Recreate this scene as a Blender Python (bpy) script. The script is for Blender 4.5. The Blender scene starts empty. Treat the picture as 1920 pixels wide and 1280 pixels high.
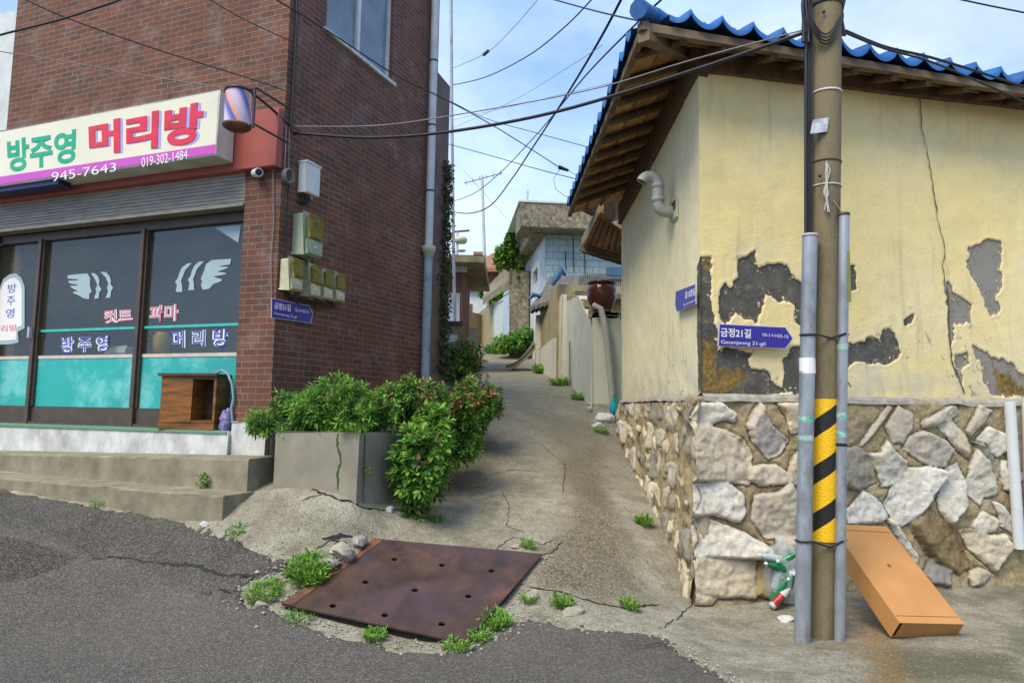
import bpy, math, random
import numpy as np
from mathutils import Vector, Matrix
random.seed(7); RNG = np.random.default_rng(11)
S = bpy.context.scene
COL = S.collection
# ------------------------------------------------------------ camera, sky, sun, exposure
F = 1300.0; PITCH = math.radians(5.5); ROLL = math.radians(0.9); EZ = 1.7
cam = bpy.data.cameras.new("camera"); cam.sensor_width = 36; cam.lens = F / 1920 * 36
cam.clip_start = 0.05; cam.clip_end = 3000
co = bpy.data.objects.new("camera", cam); COL.objects.link(co)
co.matrix_world = Matrix.Translation((0, 0, EZ)) @ (Matrix.Rotation(math.radians(90) + PITCH, 4, 'X') @ Matrix.Rotation(ROLL, 4, 'Z'))
S.camera = co
SUN_DIR = Vector((-0.46, -0.60, 1.0)).normalized()      # towards the sun
sun_el = math.asin(SUN_DIR.z); sun_az = math.atan2(SUN_DIR.x, SUN_DIR.y)
wd = bpy.data.worlds.new("World"); S.world = wd; wd.use_nodes = True
nt = wd.node_tree; nt.nodes.clear()
wo = nt.nodes.new('ShaderNodeOutputWorld'); bg = nt.nodes.new('ShaderNodeBackground')
sky = nt.nodes.new('ShaderNodeTexSky'); sky.sky_type = 'NISHITA'; sky.sun_disc = False
sky.sun_elevation = sun_el; sky.sun_rotation = sun_az; sky.air_density = 1.0; sky.dust_density = .4; sky.ozone_density = 4
tc = nt.nodes.new('ShaderNodeTexCoord'); mp = nt.nodes.new('ShaderNodeMapping'); mp.inputs['Scale'].default_value = (1, 1, 2.2)
n1 = nt.nodes.new('ShaderNodeTexNoise'); n1.inputs['Scale'].default_value = 2.3; n1.inputs['Detail'].default_value = 7; n1.inputs['Roughness'].default_value = .55
cr = nt.nodes.new('ShaderNodeValToRGB'); cr.color_ramp.elements[0].position = .38; cr.color_ramp.elements[1].position = .72
cr.color_ramp.elements[0].color = (.45, .45, .45, 1); cr.color_ramp.elements[1].color = (.92, .92, .92, 1)
mx = nt.nodes.new('ShaderNodeMix'); mx.data_type = 'RGBA'
n2w = nt.nodes.new('ShaderNodeTexNoise'); n2w.inputs['Scale'].default_value = 1.5; n2w.inputs['Detail'].default_value = 9; n2w.inputs['Roughness'].default_value = .6; nt.links.new(mp.outputs['Vector'], n2w.inputs['Vector'])
c2 = nt.nodes.new('ShaderNodeValToRGB'); c2.color_ramp.elements[0].position = .40; c2.color_ramp.elements[1].position = .66
c2.color_ramp.elements[0].color = (.30, .50, 1.0, 1); c2.color_ramp.elements[1].color = (.74, .86, 1.0, 1); nt.links.new(n2w.outputs['Fac'], c2.inputs['Fac'])
vm = nt.nodes.new('ShaderNodeVectorMath'); vm.operation = 'SCALE'; vm.inputs['Scale'].default_value = 7.8; nt.links.new(c2.outputs['Color'], vm.inputs[0]); nt.links.new(vm.outputs['Vector'], mx.inputs['B'])
nt.links.new(tc.outputs['Generated'], mp.inputs['Vector']); nt.links.new(mp.outputs['Vector'], n1.inputs['Vector'])
nt.links.new(n1.outputs['Fac'], cr.inputs['Fac']); nt.links.new(cr.outputs['Color'], mx.inputs['Factor'])
nt.links.new(sky.outputs['Color'], mx.inputs['A']); nt.links.new(mx.outputs['Result'], bg.inputs['Color'])
nt.links.new(bg.outputs['Background'], wo.inputs['Surface']); bg.inputs['Strength'].default_value = 0.125
sl = bpy.data.lights.new("sun", 'SUN'); sl.energy = 2.7; sl.angle = math.radians(30); sl.color = (1, .91, .75)
so = bpy.data.objects.new("sun", sl); COL.objects.link(so); so.rotation_euler = SUN_DIR.to_track_quat('Z', 'Y').to_euler()
S.view_settings.view_transform = 'Standard'; S.view_settings.look = 'None'; S.view_settings.exposure = 0.7; S.view_settings.gamma = 1

# ------------------------------------------------------------ helpers
def ray(px, py):
    a = (px - 960) / F; b = -(py - 640) / F
    c, s = math.cos(ROLL), math.sin(ROLL)
    a, b = a * c - b * s, a * s + b * c
    return Vector((a, math.cos(PITCH) - b * math.sin(PITCH), math.sin(PITCH) + b * math.cos(PITCH)))
def P(px, py, Y):
    d = ray(px, py); t = Y / d.y
    return Vector((d.x * t, Y, EZ + d.z * t))
class Frame:      # a vertical plane through (x, y) running along dir; n > 0 is in front of it
    def __init__(s, x, y, dx, dy, nx, ny):
        s.o = Vector((x, y, 0)); s.u = Vector((dx, dy, 0)).normalized(); n = Vector((-s.u.y, s.u.x, 0))
        s.n = n if n.dot(Vector((nx, ny, 0))) > 0 else -n
    def pt(s, u, z, n=0): return s.o + s.u * u + s.n * n + Vector((0, 0, z))
    def hit(s, px, py, n=0):
        d = ray(px, py); e = Vector((0, 0, EZ)); q = s.o + s.n * n
        t = (q - e).dot(s.n) / d.dot(s.n); h = e + d * t
        return ((h - s.o).dot(s.u), h.z)
    def loc(s, p): q = Vector(p) - s.o; return q.dot(s.u), q.z, q.dot(s.n)
def zoom(x0, y0, k, pts): return [(x0 + x / k, y0 + y / k) for x, y in pts]

class MB:
    def __init__(s): s.v = []; s.f = []; s.m = []; s.uv = []; s.sm = []; s.at = {}
    def add(s, vs, fs, mi=0, uvs=None, smooth=False):
        b = len(s.v); s.v += [tuple(v) for v in vs]
        for k, f in enumerate(fs):
            s.f.append([b + i for i in f]); s.m.append(mi); s.sm.append(smooth)
            s.uv.append([uvs[i] for i in f] if uvs and not isinstance(uvs[0], list) else (uvs[k] if uvs else [(0, 0)] * len(f)))
        return s
    def box(s, fr, u0, u1, z0, z1, n0, n1, mi=0):      # box in a frame, uv in metres
        if u0 > u1: u0, u1 = u1, u0
        c = [fr.pt(u, z, n) for n in (n0, n1) for z in (z0, z1) for u in (u0, u1)]
        q = [(0, 1, 3, 2), (4, 5, 7, 6), (0, 1, 5, 4), (2, 3, 7, 6), (0, 2, 6, 4), (1, 3, 7, 5)]
        L = [(u, z, n) for n in (n0, n1) for z in (z0, z1) for u in (u0, u1)]
        uvs = []
        for k, f in enumerate(q):
            if k < 2: uvs.append([(L[i][0], L[i][1]) for i in f])
            elif k < 4: uvs.append([(L[i][0], L[i][2]) for i in f])
            else: uvs.append([(L[i][2] + L[i][0], L[i][1]) for i in f])
        return s.add(c, q, mi, uvs)
    def obox(s, c, ax, ay, az, mi=0):                  # oriented box: centre and three half-axis vectors
        c, ax, ay, az = map(Vector, (c, ax, ay, az))
        vs = [c + ax * i + ay * j + az * k for i in (-1, 1) for j in (-1, 1) for k in (-1, 1)]
        lx, ly, lz = ax.length, ay.length, az.length
        L = [(i * lx, j * ly, k * lz) for i in (-1, 1) for j in (-1, 1) for k in (-1, 1)]
        q = [(0, 1, 3, 2), (4, 5, 7, 6), (0, 1, 5, 4), (2, 3, 7, 6), (0, 2, 6, 4), (1, 3, 7, 5)]
        uvs = []
        for k, f in enumerate(q):
            a, b = ((1, 2), (0, 2), (0, 1))[k // 2]
            uvs.append([(L[i][a], L[i][b]) for i in f])
        return s.add(vs, q, mi, uvs)
    def prism(s, pts, off, mi=0):                      # 3D polygon extruded by vector off
        n = len(pts); off = Vector(off); a = [Vector(p) for p in pts]; b = [p + off for p in a]
        fs = [list(range(n)), list(range(2 * n - 1, n - 1, -1))] + [(i, (i + 1) % n, n + (i + 1) % n, n + i) for i in range(n)]
        return s.add(a + b, fs, mi)
    def tube(s, pts, r, k=8, mi=0, caps=True, smooth=True):
        pts = [Vector(p) for p in pts]; n = len(pts); rs = r if isinstance(r, (list, tuple)) else [r] * n
        vs = []; t0 = (pts[1] - pts[0]).normalized()
        up = Vector((0, 0, 1)) if abs(t0.z) < .9 else Vector((1, 0, 0)); a = t0.cross(up).normalized()
        for i, p in enumerate(pts):
            t = (pts[min(i + 1, n - 1)] - pts[max(i - 1, 0)]).normalized()
            a = (a - t * a.dot(t)).normalized(); b = t.cross(a)
            vs += [p + (a * math.cos(2 * math.pi * j / k) + b * math.sin(2 * math.pi * j / k)) * rs[i] for j in range(k)]
        fs = [(i * k + j, i * k + (j + 1) % k, (i + 1) * k + (j + 1) % k, (i + 1) * k + j) for i in range(n - 1) for j in range(k)]
        s.add(vs, fs, mi, smooth=smooth)
        if caps: s.add(vs[:k], [list(range(k))[::-1]], mi); s.add(vs[-k:], [list(range(k))], mi)
        return s
    def lathe(s, c, prof, k=20, mi=0, axis=(0, 0, 1)):
        c = Vector(c); ax = Vector(axis).normalized(); a = ax.orthogonal().normalized(); b = ax.cross(a); vs = []
        for r, h in prof: vs += [c + ax * h + (a * math.cos(2 * math.pi * j / k) + b * math.sin(2 * math.pi * j / k)) * r for j in range(k)]
        n = len(prof)
        fs = [(i * k + j, i * k + (j + 1) % k, (i + 1) * k + (j + 1) % k, (i + 1) * k + j) for i in range(n - 1) for j in range(k)]
        return s.add(vs, fs, mi, smooth=True)
    def build(s, name, mats, parent=None, bevel=0, loc=None, attrs=None):
        V = np.array(s.v, dtype=float)
        if parent is not None: o0 = Vector(parent['_loc'])
        elif loc is not None: o0 = Vector(loc)
        else:
            lo, hi = V.min(0), V.max(0); o0 = Vector(((lo[0] + hi[0]) / 2, (lo[1] + hi[1]) / 2, lo[2]))
        me = bpy.data.meshes.new(name); me.from_pydata([tuple(p) for p in (V - np.array(o0))], [], s.f)
        for m in (mats if isinstance(mats, (list, tuple)) else [mats]): me.materials.append(m)
        me.polygons.foreach_set('material_index', s.m); me.polygons.foreach_set('use_smooth', s.sm)
        ul = me.uv_layers.new(name='UVMap'); ul.data.foreach_set('uv', [c for f in s.uv for q in f for c in q])
        for an, (ty, data) in (attrs or {}).items():
            at = me.attributes.new(an, ty, 'POINT'); at.data.foreach_set('color' if ty == 'FLOAT_COLOR' else 'value', np.asarray(data, dtype=np.float32).ravel())
        me.validate(); me.update()
        o = bpy.data.objects.new(name, me); COL.objects.link(o)
        if parent is not None: o.parent = parent
        else: o.location = o0
        o['_loc'] = tuple(o0)
        if bevel:
            md = o.modifiers.new('bevel', 'BEVEL'); md.width = bevel; md.segments = 2; md.limit_method = 'ANGLE'
        return o
def tag(o, label=None, cat=None, group=None, kind=None):
    if label: o['label'] = label
    if cat: o['category'] = cat
    if group: o['group'] = group
    if kind: o['kind'] = kind
    return o
def thing(name, loc, label, cat, group=None):
    o = bpy.data.objects.new(name, None); COL.objects.link(o); o.location = loc; o.empty_display_size = .1
    o['_loc'] = tuple(loc); return tag(o, label, cat, group)

# numpy value noise
def vn(x, y, seed=0):
    xi = np.floor(x).astype(np.int64); yi = np.floor(y).astype(np.int64); fx = x - xi; fy = y - yi
    fx = fx * fx * (3 - 2 * fx); fy = fy * fy * (3 - 2 * fy)
    def h(a, b):
        n = (a * 374761393 + b * 668265263 + seed * 1442695041) & 0x7fffffff
        n = ((n ^ (n >> 13)) * 1274126177) & 0x7fffffff
        return ((n ^ (n >> 16)) & 0xffff) / 65535.0
    return (h(xi, yi) * (1 - fx) + h(xi + 1, yi) * fx) * (1 - fy) + (h(xi, yi + 1) * (1 - fx) + h(xi + 1, yi + 1) * fx) * fy
def fbm(x, y, oct=4, seed=0):
    r = 0; a = .5; t = 0
    for i in range(oct): r = r + a * vn(x * 2 ** i, y * 2 ** i, seed + i * 17); t += a; a *= .55
    return r / t - .5
def sdpoly(X, Y, poly):       # signed distance, positive inside
    d = np.full(X.shape, 1e9); ins = np.zeros(X.shape, bool); n = len(poly)
    for i in range(n):
        ax, ay = poly[i]; bx, by = poly[(i + 1) % n]; ex, ey = bx - ax, by - ay
        t = np.clip(((X - ax) * ex + (Y - ay) * ey) / (ex * ex + ey * ey + 1e-12), 0, 1)
        d = np.minimum(d, np.hypot(X - ax - t * ex, Y - ay - t * ey))
        if ay != by: ins ^= ((ay > Y) != (by > Y)) & (X < (bx - ax) * (Y - ay) / (by - ay) + ax)
    return np.where(ins, d, -d)

# ------------------------------------------------------------ materials
def mat(name, c1, c2=None, scale=6, rough=.8, bump=0, bscale=40, metal=0, detail=6, dirt=None, coord='Object', stretch=(1, 1, 1), lo=.35, hi=.65, spec=.4, extra=None):
    m = bpy.data.materials.new(name); m.use_nodes = True; t = m.node_tree; N = t.nodes; L = t.links
    b = N['Principled BSDF']; b.inputs['Roughness'].default_value = rough; b.inputs['Metallic'].default_value = metal
    b.inputs['Specular IOR Level'].default_value = spec
    tc = N.new('ShaderNodeTexCoord'); mp = N.new('ShaderNodeMapping'); mp.inputs['Scale'].default_value = stretch
    L.new(tc.outputs[coord], mp.inputs['Vector'])
    if c2 is None: c2 = tuple(x * .78 for x in c1)
    n = N.new('ShaderNodeTexNoise'); n.inputs['Scale'].default_value = scale; n.inputs['Detail'].default_value = detail; n.inputs['Roughness'].default_value = .6
    L.new(mp.outputs['Vector'], n.inputs['Vector'])
    r = N.new('ShaderNodeValToRGB'); r.color_ramp.elements[0].position = lo; r.color_ramp.elements[1].position = hi
    r.color_ramp.elements[0].color = (*c2, 1); r.color_ramp.elements[1].color = (*c1, 1); L.new(n.outputs['Fac'], r.inputs['Fac'])
    out = r.outputs['Color']
    if dirt:                                          # (colour, scale, lo, hi, amount)
        dc, ds, d0, d1, da = dirt
        n2 = N.new('ShaderNodeTexNoise'); n2.inputs['Scale'].default_value = ds; n2.inputs['Detail'].default_value = 8; n2.inputs['Roughness'].default_value = .7
        L.new(mp.outputs['Vector'], n2.inputs['Vector'])
        r2 = N.new('ShaderNodeMapRange'); r2.inputs['From Min'].default_value = d0; r2.inputs['From Max'].default_value = d1; r2.inputs['To Max'].default_value = da
        L.new(n2.outputs['Fac'], r2.inputs['Value']); x = N.new('ShaderNodeMix'); x.data_type = 'RGBA'
        L.new(r2.outputs['Result'], x.inputs['Factor']); L.new(out, x.inputs['A']); x.inputs['B'].default_value = (*dc, 1); out = x.outputs['Result']
    L.new(out, b.inputs['Base Color'])
    if bump:
        n3 = N.new('ShaderNodeTexNoise'); n3.inputs['Scale'].default_value = bscale; n3.inputs['Detail'].default_value = 5
        L.new(mp.outputs['Vector'], n3.inputs['Vector'])
        bp = N.new('ShaderNodeBump'); bp.inputs['Strength'].default_value = bump; bp.inputs['Distance'].default_value = .01
        L.new(n3.outputs['Fac'], bp.inputs['Height']); L.new(bp.outputs['Normal'], b.inputs['Normal'])
    if extra: extra(N, L, b, out)
    return m
def node_mix(N, L, fac, a, b):
    x = N.new('ShaderNodeMix'); x.data_type = 'RGBA'
    for k, v in (('Factor', fac), ('A', a), ('B', b)):
        if hasattr(v, 'is_linked') or hasattr(v, 'links'): L.new(v, x.inputs[k])
        elif k == 'Factor': x.inputs[k].default_value = v
        else: x.inputs[k].default_value = (*v, 1)
    return x.outputs['Result']
def noise(N, L, vec, scale, detail=6, rough=.6):
    n = N.new('ShaderNodeTexNoise'); n.inputs['Scale'].default_value = scale; n.inputs['Detail'].default_value = detail; n.inputs['Roughness'].default_value = rough
    if vec: L.new(vec, n.inputs['Vector'])
    return n.outputs['Fac']
def rng(N, L, v, a, b, c=0, d=1):
    r = N.new('ShaderNodeMapRange'); r.inputs['From Min'].default_value = a; r.inputs['From Max'].default_value = b
    r.inputs['To Min'].default_value = c; r.inputs['To Max'].default_value = d; L.new(v, r.inputs['Value']); return r.outputs['Result']
def attr(N, name, out='Fac'):
    a = N.new('ShaderNodeAttribute'); a.attribute_name = name; return a.outputs[out]
def math_(N, L, op, a, b):
    m = N.new('ShaderNodeMath'); m.operation = op
    for i, v in enumerate((a, b)):
        if hasattr(v, 'links'): L.new(v, m.inputs[i])
        else: m.inputs[i].default_value = v
    return m.outputs[0]

def brick_mat(name, ca, cb, mortar, mortar_size=.006, stain=.26, w=.2, h=.067):
    m = bpy.data.materials.new(name); m.use_nodes = True; t = m.node_tree; N = t.nodes; L = t.links; b = N['Principled BSDF']
    tc = N.new('ShaderNodeTexCoord'); uv = tc.outputs['UV']
    wn = N.new('ShaderNodeTexNoise'); wn.inputs['Scale'].default_value = 3; L.new(uv, wn.inputs['Vector'])
    def brk(c1, c2, mo):
        k = N.new('ShaderNodeTexBrick'); k.inputs['Scale'].default_value = 1; k.inputs['Brick Width'].default_value = w; k.inputs['Row Height'].default_value = h
        k.inputs['Mortar Size'].default_value = mortar_size; k.inputs['Mortar Smooth'].default_value = .3; k.inputs['Bias'].default_value = -.1
        k.inputs['Color1'].default_value = (*c1, 1); k.inputs['Color2'].default_value = (*c2, 1); k.inputs['Mortar'].default_value = (*mo, 1)
        L.new(uv, k.inputs['Vector']); return k
    k1 = brk(ca, cb, mortar)
    n2 = noise(N, L, uv, .9, 4); c = node_mix(N, L, rng(N, L, n2, .35, .65, 0, .5), k1.outputs['Color'], tuple(x * .55 for x in ca))
    n3 = noise(N, L, uv, 60, 3); c = node_mix(N, L, rng(N, L, n3, .3, .8, 0, .35), c, tuple(x * .45 for x in cb))
    n4 = noise(N, L, uv, 2.4, 9, .75); c = node_mix(N, L, rng(N, L, n4, .52, .74, 0, stain), c, (.5, .45, .43))
    mps = N.new('ShaderNodeMapping'); mps.inputs['Scale'].default_value = (5, .6, 1); L.new(uv, mps.inputs['Vector']); c = node_mix(N, L, rng(N, L, noise(N, L, mps.outputs['Vector'], 1, 7, .7), .52, .75, 0, .4), c, (.05, .035, .028))
    L.new(c, b.inputs['Base Color']); b.inputs['Roughness'].default_value = .85; b.inputs['Specular IOR Level'].default_value = .25
    hgt = math_(N, L, 'ADD', math_(N, L, 'MULTIPLY', k1.outputs['Fac'], -1), math_(N, L, 'MULTIPLY', n3, .35))
    bp = N.new('ShaderNodeBump'); bp.inputs['Strength'].default_value = .9; bp.inputs['Distance'].default_value = .006
    L.new(hgt, bp.inputs['Height']); L.new(bp.outputs['Normal'], b.inputs['Normal']); return m

M = {}
M['brick'] = brick_mat('red_brick', (.215, .082, .048), (.095, .055, .042), (.27, .225, .175))
M['brick2'] = brick_mat('far_brick', (.25, .08, .05), (.16, .06, .05), (.26, .22, .19), stain=.1)
M['white_render'] = mat('white_render', (.66, .67, .64), (.42, .42, .38), 5, .85, .3, 30, dirt=((.16, .14, .10), 3.5, .5, .8, .7), stretch=(1, 1, .6))
M['step'] = mat('step_concrete', (.30, .265, .175), (.19, .17, .11), 4, .9, .4, 60, dirt=((.09, .08, .045), 2.5, .48, .75, .7), stretch=(1, 1, .8))
M['planter'] = mat('planter_concrete', (.30, .27, .20), (.22, .20, .15), 3, .9, .35, 70, dirt=((.12, .105, .075), 2, .5, .8, .5))
M['dark'] = mat('dark_gap', (.02, .018, .015))
M['bronze'] = mat('brown_aluminium', (.11, .082, .06), (.08, .06, .045), 8, .45, metal=.3)
M['shutter'] = mat('shutter_steel', (.33, .285, .225), (.22, .19, .15), 5, .5, metal=.3, stretch=(1, 1, 5))
M['teal'] = mat('teal_film', (.025, .38, .345), (.03, .33, .30), 1.2, .35, coord='Object', dirt=((.25, .62, .58), 1.6, .5, .62, .55))
M['mint'] = mat('mint_strip', (.05, .50, .42), rough=.4)
M['cream'] = mat('cream_strip', (.62, .52, .42), rough=.5)
M['signcream'] = mat('sign_cream', (.74, .71, .53), (.68, .65, .49), 2, .35)
M['signside'] = mat('sign_side', (.62, .62, .55), (.45, .44, .38), 3, .5)
M['magenta'] = mat('magenta_band', (.56, .09, .46), (.52, .08, .42), 2, .35)
M['green_l'] = mat('green_letters', (.02, .40, .20), rough=.35)
M['red_l'] = mat('red_letters', (.72, .035, .06), rough=.35)
M['lilac_l'] = mat('lilac_letters', (.42, .40, .72), rough=.4)
M['white_l'] = mat('white_letters', (.8, .78, .76), (.74, .72, .7), rough=.5)
M['blue_l'] = mat('blue_letters', (.06, .09, .48), rough=.4)
M['pink_l'] = mat('pink_letters', (.75, .20, .28), rough=.4)
M['logo'] = mat('frosted_film', (.36, .47, .48), (.32, .42, .43), rough=.5)
M['red_fascia'] = mat('red_fascia', (.38, .085, .055), (.29, .065, .045), 3, .5, dirt=((.2, .05, .04), 4, .5, .8, .5))
M['navy'] = mat('navy_awning', (.02, .03, .12), rough=.6)
M['white_p'] = mat('white_plastic', (.66, .68, .67), (.58, .60, .6), 4, .45)
M['meter_g'] = mat('green_grey_plastic', (.34, .40, .27), (.30, .35, .24), 4, .5, dirt=((.2, .18, .1), 8, .55, .8, .5))
M['meter_y'] = mat('aged_cream_plastic', (.56, .54, .36), (.45, .42, .25), 6, .5, dirt=((.2, .17, .07), 9, .5, .8, .5))
M['meter_glass'] = mat('meter_window', (.27, .23, .05), (.14, .12, .03), 14, .2)
M['black'] = mat('black_rubber', (.015, .015, .017), rough=.5)
M['wire'] = mat('wire_black', (.02, .02, .025), rough=.6)
M['wire_g'] = mat('wire_grey', (.24, .23, .22), rough=.6)
M['blue_sign'] = mat('blue_enamel', (.035, .022, .30), (.03, .018, .25), 4, .35)
M['sign_edge'] = mat('sign_edge', (.62, .58, .70), rough=.4)
M['steel'] = mat('grey_pipe_paint', (.50, .53, .55), (.40, .42, .44), 3, .45, dirt=((.2, .2, .18), 5, .52, .75, .5))
M['pipe_blue'] = mat('faded_blue_paint', (.25, .34, .42), (.19, .25, .30), 5, .6, dirt=((.1, .12, .05), 7, .5, .7, .6))
M['wood'] = mat('varnished_wood', (.27, .115, .018), (.085, .038, .01), 3, .5, .2, 30, stretch=(1, 1, 6), dirt=((.4, .06, .01), 3, .5, .7, .5))
M['wood_in'] = mat('cabinet_inside', (.08, .05, .03), (.05, .03, .02), 4, .7)
M['green_mat'] = mat('green_floor_paint', (.10, .30, .17), (.16, .24, .14), 5, .7)
M['purple'] = mat('purple_cloth', (.06, .04, .22), (.3, .28, .4), 18, .8)
def leafx(N, L, b, out):          # light shines through thin leaves
    b.inputs['Specular IOR Level'].default_value = .25
    t = N.new('ShaderNodeBsdfTranslucent'); L.new(out, t.inputs['Color']); m = N.new('ShaderNodeMixShader'); m.inputs[0].default_value = .3
    L.new(b.outputs[0], m.inputs[1]); L.new(t.outputs[0], m.inputs[2]); L.new(m.outputs[0], N['Material Output'].inputs['Surface'])
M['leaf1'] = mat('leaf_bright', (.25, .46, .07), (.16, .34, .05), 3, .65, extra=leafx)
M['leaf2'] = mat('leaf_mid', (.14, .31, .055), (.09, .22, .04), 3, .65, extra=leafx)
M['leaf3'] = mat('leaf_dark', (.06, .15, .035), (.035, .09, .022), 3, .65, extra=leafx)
M['leafr'] = mat('leaf_reddish', (.34, .19, .075), (.27, .12, .06), 4, .5)
M['grass'] = mat('grass_yellow', (.24, .34, .05), (.14, .25, .03), 3, .6)
M['stem'] = mat('stem_brown', (.10, .07, .035), rough=.8)
M['vine'] = mat('vine_leaf', (.17, .28, .03), (.08, .16, .02), 3, .6)
M['ivy2'] = mat('dark_ivy', (.05, .055, .02), (.03, .03, .014), 5, .8)
M['ivy'] = mat('dry_ivy', (.10, .10, .03), (.05, .045, .02), 5, .8)
def rust_extra(N, L, b, out):
    tc = N.new('ShaderNodeTexCoord'); n = noise(N, L, tc.outputs['Object'], 1.4, 3)
    c = node_mix(N, L, rng(N, L, n, .45, .65, 0, .6), out, (.075, .05, .065)); L.new(c, b.inputs['Base Color'])
    n2 = noise(N, L, tc.outputs['Object'], 7, 5); L.new(rng(N, L, n2, .3, .7, .42, .7), b.inputs['Roughness'])
M['rust'] = mat('rusty_steel', (.092, .050, .032), (.042, .026, .021), 4.5, .65, .4, 45, metal=.1, dirt=((.25, .085, .03), 2.2, .56, .72, .55), extra=rust_extra)
M['rust_edge'] = mat('rusty_angle', (.15, .068, .034), (.075, .036, .022), 6, .7, .3, 60, dirt=((.3, .12, .05), 3, .5, .7, .6))
M['rubble'] = mat('broken_concrete', (.42, .38, .31), (.24, .22, .17), 12, .9, .5, 60)
M['conc_pole'] = mat('pole_concrete', (.27, .22, .12), (.17, .135, .07), 5, .85, .5, 90, dirt=((.075, .055, .028), 5, .44, .66, .8), stretch=(1, 1, .35))
M['galv'] = mat('galvanised_steel', (.40, .43, .45), (.25, .275, .29), 7, .42, .1, 40, metal=.35, dirt=((.14, .12, .095), 6, .48, .66, .7), stretch=(1, 1, .4))
M['card'] = mat('cardboard', (.50, .25, .085), (.43, .205, .065), 2.5, .8, .15, 80, dirt=((.38, .17, .045), 3, .5, .8, .4))
M['card_in'] = mat('cardboard_inner', (.45, .30, .16), rough=.85)
def tape_extra(N, L, b, out):
    tc = N.new('ShaderNodeTexCoord'); sp = N.new('ShaderNodeSeparateXYZ'); L.new(tc.outputs['UV'], sp.inputs[0])
    v = math_(N, L, 'FRACT', math_(N, L, 'MULTIPLY', math_(N, L, 'SUBTRACT', sp.outputs['Y'], math_(N, L, 'MULTIPLY', sp.outputs['X'], .70)), 1 / .345), 0)
    c = node_mix(N, L, math_(N, L, 'GREATER_THAN', v, .60), (.86, .50, .01), (.018, .018, .016)); L.new(c, b.inputs['Base Color'])
    ck = N.new('ShaderNodeTexVoronoi'); ck.inputs['Scale'].default_value = 85; L.new(tc.outputs['UV'], ck.inputs['Vector'])
    bp = N.new('ShaderNodeBump'); bp.inputs['Strength'].default_value = .8; bp.inputs['Distance'].default_value = .004
    L.new(ck.outputs['Distance'], bp.inputs['Height']); L.new(bp.outputs['Normal'], b.inputs['Normal'])
M['tape'] = mat('warning_wrap', (.8, .5, 0), rough=.4, extra=tape_extra)
M['tile_old'] = mat('faded_blue_tile', (.03, .13, .26), (.05, .09, .13), 6, .6, .3, 30)
M['tile'] = mat('blue_roof_tile', (.010, .13, .40), (.008, .08, .26), 3, .6, .4, 40, dirt=((.12, .17, .19), 5, .50, .75, .5))
M['wood_d'] = mat('dark_rafter', (.15, .092, .05), (.07, .045, .025), 3, .85, .3, 30, stretch=(4, 4, 1))
M['wood_b'] = mat('soffit_board', (.58, .32, .10), (.30, .17, .07), 2.5, .85, .2, 30, stretch=(3, 1, 1), dirt=((.05, .035, .02), 2, .5, .7, .7))
M['wood_f'] = mat('weathered_fascia', (.22, .16, .10), (.12, .085, .05), 3, .9, .3, 30)
M['pvc'] = mat('grey_pvc', (.42, .41, .35), (.34, .33, .27), 4, .5)
M['onggi'] = mat('brown_glaze', (.11, .032, .018), (.07, .02, .012), 3, .12)
M['tealbag'] = mat('teal_bag', (.01, .38, .40), rough=.4)
M['ltblue'] = brick_mat('pale_blue_block', (.38, .52, .52), (.46, .56, .54), (.25, .33, .34), .018, .5, .42, .21)
M['ltwhite'] = mat('whitewash', (.63, .67, .66), (.5, .53, .51), 3, .85, .2, 20, dirt=((.3, .28, .22), 2, .52, .8, .5))
M['aggr'] = mat('exposed_aggregate', (.28, .24, .16), (.10, .085, .055), 9, .95, .9, 22, dirt=((.45, .42, .34), 7, .55, .68, .8))
M['creamwall'] = mat('cream_wall', (.62, .60, .47), (.54, .52, .38), 2, .85, .2, 25, dirt=((.3, .26, .16), 1.8, .52, .8, .5))
M['tanwall'] = mat('tan_wall', (.36, .30, .16), (.25, .21, .11), 3, .9, .3, 25)
M['palegreen'] = mat('pale_metal_door', (.50, .56, .50), (.42, .47, .42), 3, .6)
M['palegrey'] = mat('pale_grey_door', (.46, .52, .56), (.40, .45, .49), 3, .6)
M['slab'] = mat('mossy_slab', (.24, .21, .13), (.14, .12, .07), 4, .95, .5, 25)
M['orange_t'] = mat('orange_tile', (.33, .15, .07), (.22, .10, .05), 6, .7)
M['amber'] = mat('amber_sheet', (.38, .18, .03), (.22, .10, .02), 5, .6)
M['cement'] = mat('grey_cement', (.24, .23, .21), (.16, .155, .14), 4, .9, .4, 50)
M['metal_d'] = mat('dark_metal', (.06, .06, .06), rough=.5, metal=.5)
M['paper'] = mat('white_paper', (.62, .64, .66), (.2, .22, .24), 20, .6)
M['string'] = mat('white_string', (.55, .53, .48))
def glass_mat(name, dust, fac, tint=(.55, .62, .58)):
    m = bpy.data.materials.new(name); m.use_nodes = True; t = m.node_tree; N = t.nodes; L = t.links
    b = N['Principled BSDF']; b.inputs['Base Color'].default_value = (*dust, 1); b.inputs['Roughness'].default_value = .6
    tr = N.new('ShaderNodeBsdfTransparent'); tr.inputs['Color'].default_value = (*tint, 1)
    m1 = N.new('ShaderNodeMixShader'); L.new(tr.outputs[0], m1.inputs[1]); L.new(b.outputs[0], m1.inputs[2])
    tc = N.new('ShaderNodeTexCoord'); L.new(rng(N, L, noise(N, L, tc.outputs['Object'], 2, 8, .7), .3, .7, fac * .7, fac * 1.3), m1.inputs[0])
    gl = N.new('ShaderNodeBsdfGlossy'); gl.inputs['Roughness'].default_value = .03
    m2 = N.new('ShaderNodeMixShader'); m2.inputs[0].default_value = .055; L.new(m1.outputs[0], m2.inputs[1]); L.new(gl.outputs[0], m2.inputs[2])
    L.new(m2.outputs[0], N['Material Output'].inputs['Surface']); return m
M['glass'] = glass_mat('dusty_glass', (.12, .115, .07), .13, (.90, .93, .90))
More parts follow.
